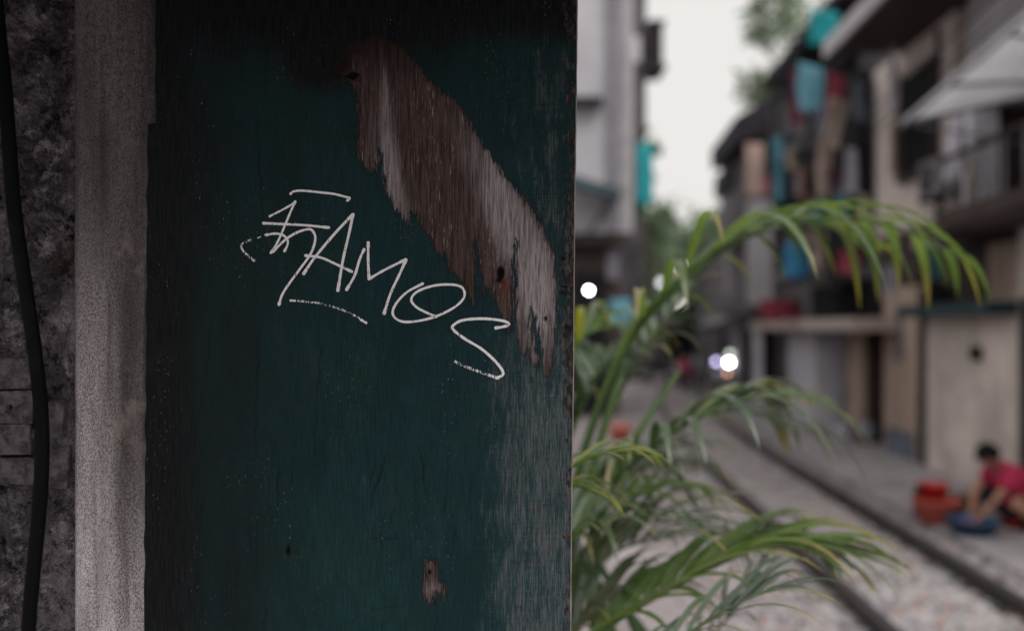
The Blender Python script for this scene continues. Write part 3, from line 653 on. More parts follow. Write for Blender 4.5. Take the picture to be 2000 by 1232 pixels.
for i in range(8):
    rb('cage_bar', h3, black, A0 - .70, A0 - .67, 16.35 + i * .27, 16.38 + i * .27, 2.801, 4.749)
    rb('cage_bar', h3, black, A0 - .70, A0 - .67, 16.35 + i * .27, 16.38 + i * .27, 4.901, 6.59)
for z in (3.4, 4.1, 5.5, 6.2): rb('cage_rail', h3, black, A0 - .735, A0 - .705, 16.31, 18.2, z, z + .04)
# panels / cloths hung on the cages (a ~ 3.8)
def onc(px, py, a): return P(px, py, yof(px, a))
al = math.pi / 2 - SK
cloth('teal_tarpaulin', teal, onc(1610, 22, 3.75), .50, .50, .35, 'bright teal tarpaulin at the top of the balcony house', folds=1, cat='tarpaulin')
cloth('hanging_towel', lblue, onc(1585, 128, 3.7), .62, .72, al - .9, 'light blue towel hanging high on the upper cage', LG, folds=1)
cloth('hanging_shirt', maroon, onc(1552, 140, 3.7), .22, .85, al - .9, 'maroon garment hanging left of the light blue towel', LG, folds=1)
cloth('hanging_shirt', pink, onc(1636, 145, 3.7), .42, .75, al - .8, 'rose pink shirt hanging right of the light blue towel', LG, folds=1)
cloth('hanging_sheet', ivory, onc(1642, 195, 3.65), .42, .65, al - .8, 'cream sheet hung slantwise below the rose pink shirt', LG, folds=1, skew=-.35)
cloth('hanging_sheet', ivory, onc(1612, 285, 3.65), .36, .72, al - .8, 'narrow cream sheet on the lower cage', LG, folds=1)
cloth('hanging_shirt', pcloth, onc(1662, 290, 3.7), .3, .6, al - .8, 'lilac grey shirt hung beside the dark bay', LG, folds=1)
cloth('hanging_towel', lblue, onc(1640, 372, 3.7), .32, .5, al - .8, 'pale blue towel hung low above the fern-like palm frond', LG, folds=1)
cloth('hanging_shirt', M('brown_cloth', (.25, .15, .12), .9), onc(1575, 330, 3.7), .45, .7, al - .8, 'brown garment on the lower cage by the narrow cream sheet', LG, folds=1)
cloth('hanging_shirt', pcloth, onc(1560, 345, 3.6), .25, .3, al - .8, 'small lilac white cloth beside the brown garment', LG, folds=1)
cloth('hanging_shirt', pink, onc(1660, 490, 3.7), .5, .3, al - .8, 'dull red cloth over the balcony above the porch slab', LG, folds=1)
cloth('hanging_shirt', pcloth, onc(1735, 520, 3.9), .3, .35, al - .8, 'white and lilac cloth above the tan door', LG, folds=1)
cloth('hanging_towel', lblue, onc(1820, 480, 4.3), .4, .4, al - .8, 'faded blue cloth below the balcony floor of the pale house', LG, folds=1)
mut = [M('slate_cloth', (.12, .13, .17), .9), M('plum_cloth', (.16, .07, .11), .9), M('sand_cloth', (.38, .31, .25), .9), M('steel_blue_cloth', (.10, .20, .27), .9), M('charcoal_cloth', (.04, .04, .045), .9)]
for (px_, py_, m_i, w_, h_, lb) in ((1600, 210, 0, .3, .45, 'slate garment hung just below the light blue towel'), (1580, 300, 4, .3, .5, 'charcoal garment left of the narrow cream sheet'), (1628, 330, 1, .25, .4, 'plum garment right of the narrow cream sheet'),
        (1548, 290, 2, .22, .35, 'sand coloured cloth at the far corner of the lower cage'), (1600, 385, 3, .34, .4, 'steel blue shirt hanging under the narrow cream sheet'), (1682, 160, 0, .3, .5, 'slate cloth beside the dark bay at the top'),
        (1690, 380, 2, .22, .45, 'sand coloured towel against the edge of the cream house'), (1600, 480, 2, .3, .3, 'sand coloured cloth right of the blue drum'), (1630, 520, 4, .35, .3, 'charcoal cloth low over the porch slab')):
    cloth('hanging_shirt', mut[m_i], onc(px_, py_, 3.74), w_, h_, al - .8, lb, LG, folds=2)
for yy_, lb in ((12.0, 'thin dark downpipe on the cream house below the barred window'), (14.5, 'dark downpipe at the far corner of the cream house')):
    b = MB(); b.bar((A0 + SK * yy_ - .05, yy_, 3.1), (A0 + SK * yy_ - .05, yy_, 5.4), .03, 8); tag(b.build('downpipe', black, None, True), lb, 'pipe')
for k, (za, zb) in enumerate(((4.95, 4.7), (4.85, 4.55), (5.2, 4.8))):
    pa = Vector((A0 + SK * 8 - .3, 8, za)); pb = Vector((A0 + SK * 19 - .8, 19, zb)); mid = pa.lerp(pb, .5) - Vector((.1 * k, 0, .35 + .1 * k))
    b = MB(); b.tube(catmull([pa, mid, pb], 12), .012, 6); tag(b.build('overhead_cable', black, None, True), ['highest of the three slack cables strung along the right houses', 'middle of the three slack cables strung along the right houses', 'lowest of the three slack cables strung along the right houses'][k], 'cable')
b = MB(); c7 = P(1642, 872, 15.0); c7.z = .06; b.lathe([(0, 0), (.11, 0), (.14, .26), (.15, .27), (.13, .27), (.1, .02), (0, .02)], c7, 20); tag(b.build('white_bucket', white, None, True), 'white bucket standing before the dark doorway', 'bucket')
b = MB(); c8 = P(1690, 868, 15.0); c8.z = .06; b.lathe([(0, 0), (.13, .02), (.17, .14), (.14, .28), (.08, .33), (.09, .35), (0, .35)], c8, 20); tag(b.build('grey_jar', steel, None, True), 'round grey jar beside the tan door of the cream house', 'jar')
# water drum on balcony: lathe
def barrel(c, r, h, mat, label):
    e = empty('water_drum', c, label, 'drum')
    b = MB(); b.lathe([(0.0, 0), (r * .92, 0), (r * .96, h * .06), (r, h * .3), (r * .97, h * .33), (r, h * .36), (r, h * .63), (r * .97, h * .66), (r, h * .69), (r * .95, h * .94), (r * .88, h), (0, h)], c, 24); b.build('drum_body', mat, e, True)
    b = MB(); b.lathe([(r * .5, h + .001), (r * .5, h + .03), (0, h + .03)], c, 20); b.build('drum_lid', mat, e)
c = onc(1558, 545, 3.9); rbp = rb('drum_shelf', h3, brownd, A0 - .95, A0 - .71, c.y - .5, c.y + .5, c.z - .06, c.z - .003)
barrel(c, .22, .60, blue, 'blue plastic drum on the balcony above the porch slab')
b = MB(); c = onc(1525, 628, 3.8)
cloth('pink_tarpaulin', pink, (c.x, c.y, c.z + .38), 1.1, .36, al - .9, 'dull pink tarpaulin bundled on the porch slab', cat='tarpaulin')

# --- farther narrow houses on the right
def Q(off, y): return cx(y) + off
h4 = empty('narrow_house', (Q(1.3, 23), 21.3, 0), 'narrow grey house with a dark pitched roof canopy beyond the balcony house', 'house')
def gb(name, parent, mat, x0, x1, y0, y1, z0, z1):
    b = MB(); b.box(x0, x1, y0, y1, z0, z1); return b.build(name, mat, parent)
gb('body', h4, greywall, 5.75, 9.5, 21.3, 26.5, 0, 6.6)
gb('door', h4, dark, 5.55, 5.749, 21.8, 24.0, .05, 2.0); gb('roof_slab', h4, greywall, 5.0, 5.748, 21.3, 26.5, 2.1, 2.3)
b = MB(); b.add([(5.05, 22.5, 6.55), (7.5, 21.5, 7.9), (7.5, 26.5, 7.9), (5.3, 26.5, 6.5), (5.05, 22.5, 6.0), (7.5, 21.5, 6.3), (7.5, 26.5, 6.3), (5.3, 26.5, 6.0)],
                [(0, 1, 2, 3), (7, 6, 5, 4), (0, 4, 5, 1), (1, 5, 6, 2), (2, 6, 7, 3), (3, 7, 4, 0)]); b.build('pitched_roof', roofm, h4)
gb('pink_wall', h4, M('pinkish_plaster', (.50, .36, .31), .9, 1, .2), 4.99, 5.36, 21.2, 21.289, 4.62, 5.72)
gb('balcony_slab', h4, greywall, 5.2, 5.748, 21.3, 26.5, 3.9, 4.1)
gb('pale_pier', h4, paleg, 5.02, 5.50, 21.0, 21.289, 2.301, 4.5)
gb('dark_window', h4, dark, 5.37, 6.6, 21.25, 21.298, 4.2, 5.9)
gb('roof_vent', h4, black, 5.0, 5.2, 23.2, 24.6, 5.0, 5.5)
cloth('hanging_towel', lblue, P(1519, 268, 17.6), .24, 1.15, .2, 'long light blue cloth hanging down the narrow grey house', LG, folds=1)
cloth('hanging_shirt', pink, P(1500, 345, 17.9), .14, .35, .2, 'small red shirt left of the long light blue cloth', LG, folds=1)
h5 = empty('low_shop', (Q(1.5, 28), 27, 0), 'low dark shop front with a grey canopy at the far right of the tracks', 'house')
gb('body', h5, greywall, 6.6, 10.5, 27, 36, 0, 4.6)
gb('opening', h5, dark, 6.45, 6.599, 27.1, 31, 0.05, 1.55)
b = MB(); b.add([(5.6, 26.9, 1.95), (6.7, 26.9, 2.35), (6.9, 34, 2.35), (6.4, 34, 1.9), (5.6, 26.9, 1.88), (6.7, 26.9, 2.28), (6.9, 34, 2.28), (6.4, 34, 1.83)],
                [(0, 1, 2, 3), (7, 6, 5, 4), (0, 4, 5, 1), (1, 5, 6, 2), (2, 6, 7, 3), (3, 7, 4, 0)]); b.build('canopy', steel, h5)
gb('upper_pale_wall', h5, paleg, 6.35, 6.598, 27.0, 29.5, 2.8, 4.6)
gb('upper_storey', h5, M('lilac_grey', (.20, .19, .24), .8), 6.5, 8.5, 28.6, 31, 4.61, 7.0); gb('upper_roof', h5, roofm, 6.35, 8.6, 28.4, 31.2, 7.01, 7.25)
h6 = empty('far_house', (Q(2, 42), 40, 0), 'far dark house closing the right side before the trees', 'house')
gb('body', h6, greywall, 9.8, 15, 38, 48, 0, 4.2); gb('roof', h6, roofm, 9.2, 15.2, 37.8, 48.2, 4.21, 4.5); gb('awning', h6, steel, 8.9, 9.79, 38, 46, 2.1, 2.2); gb('opening', h6, dark, 9.7, 9.798, 38.5, 45, .05, 1.9)

# ================================================================== LEFT-HAND HOUSES
g1 = empty('white_tower_house', (1.3, 20, 0), 'pale grey white upper storeys jutting out just right of the green board', 'house')
n = N('pale_wall_panels'); c_ = n.mix(n.ramp(n.noise(.8, 5, .6), .3, .7), (.40, .39, .42), (.50, .49, .51)); pw = n.pbr(c_, .85, n.bump(n.noise(20, 4), .2, .01), .2)
pgl = M('lilac_grey_pier', (.22, .21, .235), .85, 1, .15, .2)
def fx(px, Y): return (px - 1000) / FPX * Y
def fz(py, Y): return EYE + (640 - py) / FPX * Y
YL = 20.0
gb('upper_body', g1, pw, -3, fx(1236, YL), YL, YL + 5, fz(455, YL), 11)
gb('wall_pier', g1, pgl, fx(1184, YL), fx(1208, YL), YL - .08, YL - .002, fz(455, YL) + .01, 11)
gb('corner_strip', g1, M('pinkish_strip', (.40, .37, .38), .85), fx(1214, YL), fx(1228, YL), YL - .04, YL - .002, fz(455, YL) + .01, 11)
gb('window_ledge', g1, black, fx(1110, YL), fx(1175, YL), YL - .35, YL - .002, fz(208, YL), fz(196, YL))
b = MB(); z0 = fz(345, YL - .5); b.add([(fx(1100, YL), YL - .1, fz(338, YL)), (fx(1210, YL), YL - .1, fz(370, YL)), (fx(1200, YL - .8), YL - .8, fz(392, YL)), (fx(1100, YL - .8), YL - .8, fz(362, YL)),
                                      (fx(1100, YL), YL - .1, fz(352, YL)), (fx(1210, YL), YL - .1, fz(384, YL)), (fx(1200, YL - .8), YL - .8, fz(402, YL)), (fx(1100, YL - .8), YL - .8, fz(374, YL))],
                                     [(0, 1, 2, 3), (7, 6, 5, 4), (0, 4, 5, 1), (1, 5, 6, 2), (2, 6, 7, 3), (3, 7, 4, 0)]); b.build('green_canopy', rgreen, g1)
b = MB(); b.bar(P(1150, 455, YL - .06), P(1196, 385, YL - .06), .05); b.build('drain_pipe', greywall, g1)
gb('ground_floor', g1, brownd, -3, fx(1212, YL), YL + .3, YL + 5, 0, fz(455, YL) - .002)
gb('dark_opening', g1, dark, fx(1120, YL), fx(1185, YL), YL + .24, YL + .298, .1, fz(530, YL))
gb('pale_board', g1, pgl, fx(1188, YL), fx(1210, YL), YL + .2, YL + .297, fz(545, YL), fz(485, YL))
gb('timber_beam', g1, brownd, -1, fx(1215, YL), YL - .05, YL + .1, fz(475, YL), fz(462, YL))
cloth('hanging_towel', lblue, P(1212, 585, 18.5), .42, .45, .1, 'light blue cloth at ground level of the pale tower house', LG, folds=1)
for (y0, y1, xf, hh, mt, lb) in ((4.6, 10.9, -1.6, 2.7, cream2, 'stained plaster row house hidden behind the green board'), (11.0, 19.9, -1.0, 2.9, greywall, 'grey row house between the board and the pale tower house')):
    e = empty('row_house', (xf, y0, 0), lb, 'house')
    gb('body', e, mt, -7, xf, y0, y1, 0, hh); gb('roof', e, roofm, -7.2, xf + .3 if y0 > 5 else xf + .05, y0 - .1, y1 - .02, hh + .002, hh + .16)
    for k in range(2):
        ya = y0 + 1.0 + k * (y1 - y0) * .45
        d_ = gb('door', e, brownd, xf + .002, xf + .03, ya, ya + 1.0, .02, 2.1); gb('handle', d_, steel, xf + .031, xf + .06, ya + .85, ya + .9, 1.0, 1.12)
        w_ = gb('window', e, glassd, xf + .002, xf + .012, ya + 1.3, ya + 2.3, 1.0, 2.1); gb('sill', w_, white, xf + .013, xf + .1, ya + 1.25, ya + 2.35, .92, .998)
        for q in range(5): gb('window_bar', w_, black, xf + .04, xf + .055, ya + 1.35 + q * .22, ya + 1.365 + q * .22, 1.0, 2.1)
g2_ = empty('dark_tall_house', (3.2, 33, 0), 'dark tall house behind the pale tower with caged balcony against the sky', 'house')
YT = 34.0
gb('body', g2_, M('dark_grey_wall', (.10, .09, .095), .9, 1, .4), 0, fx(1262, YT), YT, YT + 6, 0, 14)
gb('side_strip', g2_, greywall, fx(1226, YT), fx(1240, YT), YT - .1, YT - .002, fz(230, YT), 14)
cg = gb('balcony_cage', g2_, brownd, fx(1262, YT) + .002, fx(1292, YT), YT - .3, YT + 1.2, fz(130, YT), fz(55, YT))
for i in range(5):
    x = fx(1264 + i * 6, YT); gb('cage_bar', g2_, black, x, x + .03, YT - .36, YT - .301, fz(130, YT), fz(55, YT))
gb('balcony_floor', g2_, roofm, fx(1262, YT) + .002, fx(1298, YT), YT - .4, YT + 1.3, fz(140, YT), fz(131, YT))
gb('cage_roof', g2_, roofm, fx(1262, YT) + .002, fx(1296, YT), YT - .4, YT + 1.3, fz(54, YT), fz(46, YT))
gb('grey_panel', g2_, paleg, fx(1228, YT), fx(1250, YT), YT - .2, YT - .102, fz(125, YT), fz(75, YT))
cloth('teal_awning_sheet', teal, P(1260, 282, 31.8), .52, 1.95, .15, 'teal sheet hanging down the dark tall house', cat='tarpaulin', folds=1)

h7 = empty('far_shop', (9.5, 50, 0), 'low far shop with grey awning under the trees at the end of the track', 'shop')
gb('body', h7, greywall, 7.2, 14, 51, 56, 0, 2.7); gb('dark_front', h7, dark, 7.8, 12.5, 50.9, 50.99, .05, 1.7); gb('awning', h7, steel, 7.0, 13, 49.6, 50.98, 1.9, 2.05); gb('roof', h7, greywall, 6.9, 14.2, 50.99, 56.2, 2.71, 2.9)
# ================================================================== TREES
def leafmat(name, a, b, tr=.25):
    n = N(name); t = n.noise(1.2, 3, .5); t2 = n.attr('tone')
    c = n.mix(n.math('ADD', n.math('MULTIPLY', n.ramp(t, .3, .7), .5), n.math('MULTIPLY', t2, .5)), a, b)
    d = n.new('ShaderNodeBsdfPrincipled'); n.set(d.inputs['Base Color'], c); d.inputs['Roughness'].default_value = .5; d.inputs['Specular IOR Level'].default_value = .4
    q = n.new('ShaderNodeBsdfTranslucent'); n.set(q.inputs[0], n.mix(1.0, c, (1.3, 1.6, .5), 'MULTIPLY'))
    m_ = n.new('ShaderNodeMixShader'); m_.inputs[0].default_value = tr
    n.t.links.new(d.outputs[0], m_.inputs[1]); n.t.links.new(q.outputs[0], m_.inputs[2]); n.t.links.new(m_.outputs[0], n.out.inputs[0])
    return n.m
lm1 = leafmat('tree_leaf', (.08, .12, .085), (.24, .30, .21))
bark = M('bark', (.10, .085, .075), .9, 6, .35, .6)
def tree(base, h, r, nclump, nleaf, leaf, label, seed, group=None, trunk=.18):
    rs = np.random.default_rng(seed); base = Vector(base)
    e = empty('leafy_tree', base, label, 'tree', group)
    b = MB(); top = base + Vector((rs.normal(0, .3), rs.normal(0, .3), h * .62))
    tr_ = catmull([base, base + Vector((.15, .1, h * .3)), top], 6); b.tube(tr_, [trunk * (1 - .6 * i / (len(tr_) - 1)) for i in range(len(tr_))], 8); b.build('trunk', bark, e, True)
    cl = []
    for k in range(nclump):
        d = rs.normal(0, 1, 3); d /= np.linalg.norm(d); d *= rs.uniform(.35, 1) ** .6
        cl.append(Vector((base.x + d[0] * r, base.y + d[1] * r, base.z + h * .68 + d[2] * h * .34)))
    bb = MB()
    for k in range(0, nclump, 2):
        s0 = tr_[rs.integers(len(tr_) // 2, len(tr_))]; bb.tube([s0, s0.lerp(cl[k], .5) + Vector((0, 0, .2)), cl[k]], [trunk * .35, trunk * .2, trunk * .06], 5)
    bb.build('limb', bark, e)
    n_ = nclump * nleaf; cc = np.repeat(np.array([list(c) for c in cl]), nleaf, 0)
    pos = cc + rs.normal(0, r * .17, (n_, 3)); a = rs.normal(0, 1, (n_, 3)); a /= np.linalg.norm(a, axis=1)[:, None]
    bq = rs.normal(0, 1, (n_, 3)); bq -= (bq * a).sum(1)[:, None] * a; bq /= np.linalg.norm(bq, axis=1)[:, None]
    s = leaf * rs.uniform(.6, 1.3, (n_, 1))
    V = np.stack([pos - a * s, pos + bq * s * .45, pos + a * s, pos - bq * s * .45], 1).reshape(-1, 3)
    F = np.arange(n_ * 4).reshape(-1, 4)
    me = bpy.data.meshes.new('crown'); me.from_pydata(V.tolist(), [], F.tolist())
    at = me.attributes.new('tone', 'FLOAT', 'POINT'); at.data.foreach_set('value', np.repeat(rs.random(n_), 4).astype('f'))
    link('crown', me, lm1, e)
    return e
TG = 'trees closing the end of the street'
tree((10.0, 62, 0), 8.4, 3.6, 26, 150, .3, 'round green tree in the middle of the street end', 1, TG)
tree((6.6, 58, 0), 7.6, 3.2, 24, 150, .3, 'green tree behind the dark tall house at street end', 2, TG)
tree((13.8, 60, 0), 8.8, 3.6, 26, 150, .3, 'green tree at street end, right of the middle tree', 3, TG)
tree((6.6, 46, 0), 7.4, 2.2, 22, 150, .22, 'smaller brighter tree in front at the left of the tracks', 4, TG)
tree((9.0, 47, 0), 4.8, 1.7, 18, 130, .22, 'low bushy tree in front of the round tree', 5, TG)
tree((17.5, 66, 0), 11, 4.5, 26, 140, .32, 'tall green tree behind the far right houses', 6, TG)
tree((10.2, 35, 0), 15.2, 1.8, 32, 100, .16, 'tall airy tree above the roofs of the right side houses', 9, None, .22)
tree((4.55, 33, 0), 9.6, .45, 14, 90, .12, 'thin creeper covered tree against the dark tall house', 10, None, .08)
b = MB(); b.box(-60, 120, 90, 92, -.1, 7.5); 
o = b.build('far_building_row', greywall); tag(o, 'low grey row of buildings hidden behind the trees', 'building')

# ================================================================== LIGHTS / BIKES
def lamp(name, c, r, col, st, label):
    e = empty(name, c, label, 'lamp'); c = Vector(c)
    b = MB(); b.lathe([(r * math.sin(t), -r * math.cos(t)) for t in [math.pi * i / 8 for i in range(9)]], c, 12); b.build('bulb', emis('glow_' + name + str(round(c.x, 1)), col, st), e, True)
    b = MB(); b.lathe([(0.0, r * 1.9), (r * .6, r * 1.9), (r * .6, r * .85), (0, r * .85)], c, 10); b.build('socket', black, e)
    b = MB(); b.bar(c + Vector((0, 0, r * 1.9)), c + Vector((0, 0, r * 1.9 + .5)), .008); b.build('flex', black, e)
lamp('bare_bulb', P(1150, 567, 17), .030, (1, .98, .95), 30, 'bright bare bulb glowing under the pale tower house')
lamp('glow_ball', P(1252, 470, 40), .16, (.95, .97, 1), 2.6, 'pale glowing ball standing in for a sky glint before the trees at left')  # glint of sky between leaves, imitated by a glowing ball
lamp('glow_ball', P(1326, 592, 32), .1, (1, .95, .9), 2.2, 'small dim lamp glowing above the far end of the tracks')
lamp('glow_ball', P(1331, 522, 36), .13, (.97, .97, 1), 1.8, 'pale glowing ball for a sky glint before the trees, above the main palm frond')  # added glow in place of sky showing through foliage
lamp('glow_ball', P(1292, 552, 34), .12, (.97, .97, 1), 1.6, 'pale glowing ball for a sky glint, low before the trees behind the palm stem')  # another made-up glow for a sky gap in the trees
def wheel(c, r, ax, parent):
    c = Vector(c); ax = Vector(ax).normalized(); u = Vector((0, 0, 1)); w = ax.cross(u)
    pts = [c + (u * math.cos(t) + w * math.sin(t)) * r for t in [2 * math.pi * i / 20 for i in range(21)]]
    b = MB(); b.tube(pts, .045, 6); o = b.build('wheel', rubber, parent, True)
    b = MB(); b.bar(c - ax * .05, c + ax * .05, .05, 10)
    for t in range(5): b.bar(c, c + (u * math.cos(t * 1.257) + w * math.sin(t * 1.257)) * r, .012, 5)
    b.build('rim', steel, o)
def motorbike(x, y, rot, mat, label, head=None, extra=None):
    e = empty('motorbike', (x, y, 0), label, 'motorbike', 'motorbikes at the far end of the track')
    R_ = Matrix.Rotation(rot, 4, 'Z'); T = Matrix.Translation((x, y, .04)) @ R_
    def t(v): return T @ Vector(v)
    ax = R_ @ Vector((1, 0, 0)); wheel(t((0, -.62, .28)), .24, ax, e); wheel(t((0, .62, .28)), .24, ax, e)
    b = MB(); b.tube([t(p) for p in ((0, .75, .62), (0, .35, .58), (0, .05, .42), (0, -.25, .55), (0, -.42, .85))], [.08, .15, .12, .17, .10], 10); b.build('body', mat, e, True)
    b = MB(); b.tube([t(p) for p in ((0, .72, .78), (0, .3, .76), (0, .05, .72))], [.08, .14, .09], 10); b.build('seat', rubber, e, True)
    b = MB(); b.bar(t((.0, -.62, .28)), t((0, -.4, .95)), .035, 8); b.build('fork', steel, e)
    b = MB(); b.tube([t(p) for p in ((-.35, -.3, 1.0), (-.15, -.38, .98), (.15, -.38, .98), (.35, -.3, 1.0))], .02, 6); b.build('handlebar', black, e)
    for s in (-.3, .3):
        b = MB(); b.bar(t((s, -.32, 1.0)), t((s * 1.3, -.34, 1.2)), .01, 5); b.lathe([(0, -.04), (.06, -.02), (.06, .03), (0, .05)], t((s * 1.35, -.34, 1.2)), 10); b.build('mirror', black, e)
    b = MB(); b.box(-.12, .12, -.03, .03, -.16, .16); b.v = [tuple(t((v[0], v[1] - .47, v[2] + .62))) for v in b.v]; b.build('leg_shield', mat, e)
    if head: 
        b = MB(); b.bar(t((0, -.52, .86)), t((0, -.46, .86)), head[0], 14); b.build('headlight', emis('headlight_glow', head[1], head[2]), e)
    for s, c_, st in (extra or []):
        b = MB(); b.bar(t((s[0], -.52, s[1])), t((s[0], -.48, s[1])), .055, 10); b.build('indicator', emis('indicator_glow', c_, st), e)
whitep = M('white_fairing', (.5, .5, .55), .4, 3, .1, .0)
motorbike(5.60, 26.4, .1, whitep, 'motorbike facing the camera with its bright headlight on', (.052, (1, 1, .98), 30), [((-.34, .88), (.62, .55, .95), 5), ((-.02, .60), (1, .5, .3), 4.2), ((.02, 1.08), (.9, .95, .85), 2.4)])
motorbike(4.95, 28.3, -.3, M('red_fairing', (.68, .07, .13), .4, 3, .1, .0), 'red motorbike left of the one with the headlight')
motorbike(5.25, 29.2, .2, whitep, 'pale motorbike parked behind the red one')
motorbike(4.55, 30.5, .4, black, 'black motorbike farthest left in the row')

# ================================================================== BASINS
def basin(c, r, h, mat, label, lift=0):
    c = Vector(c); e = empty('washing_basin', c, label, 'basin', 'plastic basins beside the sitting person')
    b = MB(); b.lathe([(0.0, 0), (r * .72, 0), (r * .93, h * .9), (r * 1.0, h * .92), (r * 1.02, h), (r * .95, h), (r * .90, h * .88), (r * .69, .012), (0, .012)], c, 36); b.build('bowl', mat, e, True)
    return e
GZ = .062
c1 = P(1828, 1012, 8.95); c1.z = GZ; basin(c1, .215, .20, oranp, 'large orange basin on the ground left of the person')
c2 = c1 + Vector((.0, .04, .203)); basin(c2, .14, .13, redp, 'smaller red basin stacked on the large orange one')
c3 = P(1900, 1040, 8.45); c3.z = GZ; basin(c3, .225, .12, bluep, 'wide shallow blue basin in front of the person')
b = MB(); c4 = P(1885, 1008, 9.35); c4.z = GZ; b.lathe([(0, 0), (.12, 0), (.15, .16), (.155, .17), (.14, .17), (.11, .02), (0, .02)], c4, 24)
tag(b.build('brown_pot', M('brown_pot', (.18, .12, .09), .6), None, True), 'dull brown pot between the orange basin and the wall', 'pot')
b = MB(); c5 = P(1793, 985, 9.2); c5.z = GZ; b.lathe([(0, 0), (.045, 0), (.05, .2), (.02, .26), (.02, .3), (0, .3)], c5, 14)
tag(b.build('dark_bottle', rubber, None, True), 'small dark bottle left of the stacked basins', 'bottle')
for i in range(14):      # washing inside the blue basin
    pass
b = MB(); vs = []; nn = 14
for j in range(nn + 1):
    for i in range(nn + 1):
        u = (i / nn - .5) * 2; v = (j / nn - .5) * 2; r = max(abs(u), abs(v)); k = r / max(1e-6, math.hypot(u, v))
        vs.append(c3 + Vector((u * k * .17, v * k * .17, .055 + .05 * (1 - r) + .03 * noise.noise(Vector((u * 3, v * 3, 1))))))
b.add(vs, [(j * (nn + 1) + i, j * (nn + 1) + i + 1, (j + 1) * (nn + 1) + i + 1, (j + 1) * (nn + 1) + i) for j in range(nn) for i in range(nn)])
tag(b.build('wet_laundry', M('wet_lilac_cloth', (.30, .12, .22), .7, 9, .4), None, True), 'heap of lilac and pink washing inside the blue basin', 'laundry')

# ================================================================== PERSON
def skin_obj(name, verts, edges, rad, mat, parent, root=0, sub=2):
    me = bpy.data.meshes.new(name); me.from_pydata([tuple(v) for v in verts], edges, [])
    o = link(name, me, mat, parent); m_ = o.modifiers.new('skin', 'SKIN'); m_.use_smooth_shade = True
    for i, r in enumerate(rad):
        s_ = me.skin_vertices[0].data[i]; s_.radius = (r, r) if not isinstance(r, tuple) else r; s_.use_root = (i == root)
    sb = o.modifiers.new('sub', 'SUBSURF'); sb.levels = sub; sb.render_levels = sub
    return o
skinm = M('skin', (.42, .22, .15), .55, 8, .12, .1, spec=.4)
hairm = M('black_hair', (.008, .007, .007), .7, 60, .4, .5, spec=.15)
shirtm = M('rose_red_shirt', (.52, .035, .10), .85, 7, .18, .5, bscale=14)
shortm = M('black_shorts', (.012, .012, .018), .85, 7, .3, .4)
pr = empty('person', (4.38, 8.7, GZ), 'person in a rose red shirt and black shorts bending over the blue basin', 'person')
def w(x, y, z): return Vector((4.38 + x, 8.7 + y, GZ + z))      # -x is forward (left in the picture), -y toward the camera
J = dict(pel=w(.12, 0, .17), sp=w(.08, 0, .32), ch=w(-.03, 0, .45), nk=w(-.12, 0, .535), hd0=w(-.17, -.01, .575), hd1=w(-.215, -.01, .60), hd2=w(-.225, -.01, .66),
         sl=w(-.07, -.18, .47), el=w(-.21, -.15, .28), wl=w(-.30, -.12, .15), sr=w(-.07, .18, .47), er=w(-.22, .22, .30), wr=w(-.33, .06, .155),
         hl=w(.10, -.11, .15), kl=w(-.13, -.27, .275), al=w(.10, -.30, .07), fl=w(-.03, -.38, .035),
         hr=w(.05, .10, .14), kr=w(-.24, .24, .33), ar=w(-.16, .28, .05), fr=w(-.32, .26, .03))
rads = dict(pel=.14, sp=.13, ch=.145, nk=.048, hd0=.052, hd1=.078, hd2=.07, sl=.05, el=.038, wl=.026, sr=.05, er=.038, wr=.026, hl=.09, kl=.068, al=.046, fl=.025, hr=.09, kr=.056, ar=.034, fr=.025)
names = list(J); idx = {k: i for i, k in enumerate(names)}; verts = [J[k] for k in names]; rr = [rads[k] for k in names]
ed = [('pel', 'sp'), ('sp', 'ch'), ('ch', 'nk'), ('nk', 'hd0'), ('hd0', 'hd1'), ('hd1', 'hd2'), ('ch', 'sl'), ('sl', 'el'), ('el', 'wl'), ('ch', 'sr'), ('sr', 'er'), ('er', 'wr'), ('pel', 'hl'), ('hl', 'kl'), ('kl', 'al'), ('al', 'fl'), ('pel', 'hr'), ('hr', 'kr'), ('kr', 'ar'), ('ar', 'fr')]
edges = [(idx[a], idx[b]) for a, b in ed]
for wk, sgn in (('wl', -1), ('wr', 1)):      # palm and five fingers
    wv = J[wk]; d = Vector((-.55, -.15 * sgn, -.55)).normalized(); side = Vector((.1, 1, 0)).normalized()
    pi_ = len(verts); verts.append(wv + d * .05); rr.append(.026); edges.append((idx[wk], pi_))
    for q, (o_, L) in enumerate(((-.026, .062), (-.009, .072), (.009, .068), (.026, .054))):
        a_ = len(verts); verts += [wv + d * .085 + side * o_, wv + d * (.085 + L * .5) + side * o_ * 1.2, wv + d * (.085 + L * .8) + side * o_ * 1.2 + Vector((.02, 0, -.015))]; rr += [.010, .009, .008]
        edges += [(pi_, a_), (a_, a_ + 1), (a_ + 1, a_ + 2)]
    a_ = len(verts); verts += [wv + d * .04 - side * sgn * .035, wv + d * .075 - side * sgn * .05]; rr += [.011, .009]; edges += [(pi_, a_), (a_, a_ + 1)]
skin_obj('body', verts, edges, rr, skinm, pr)
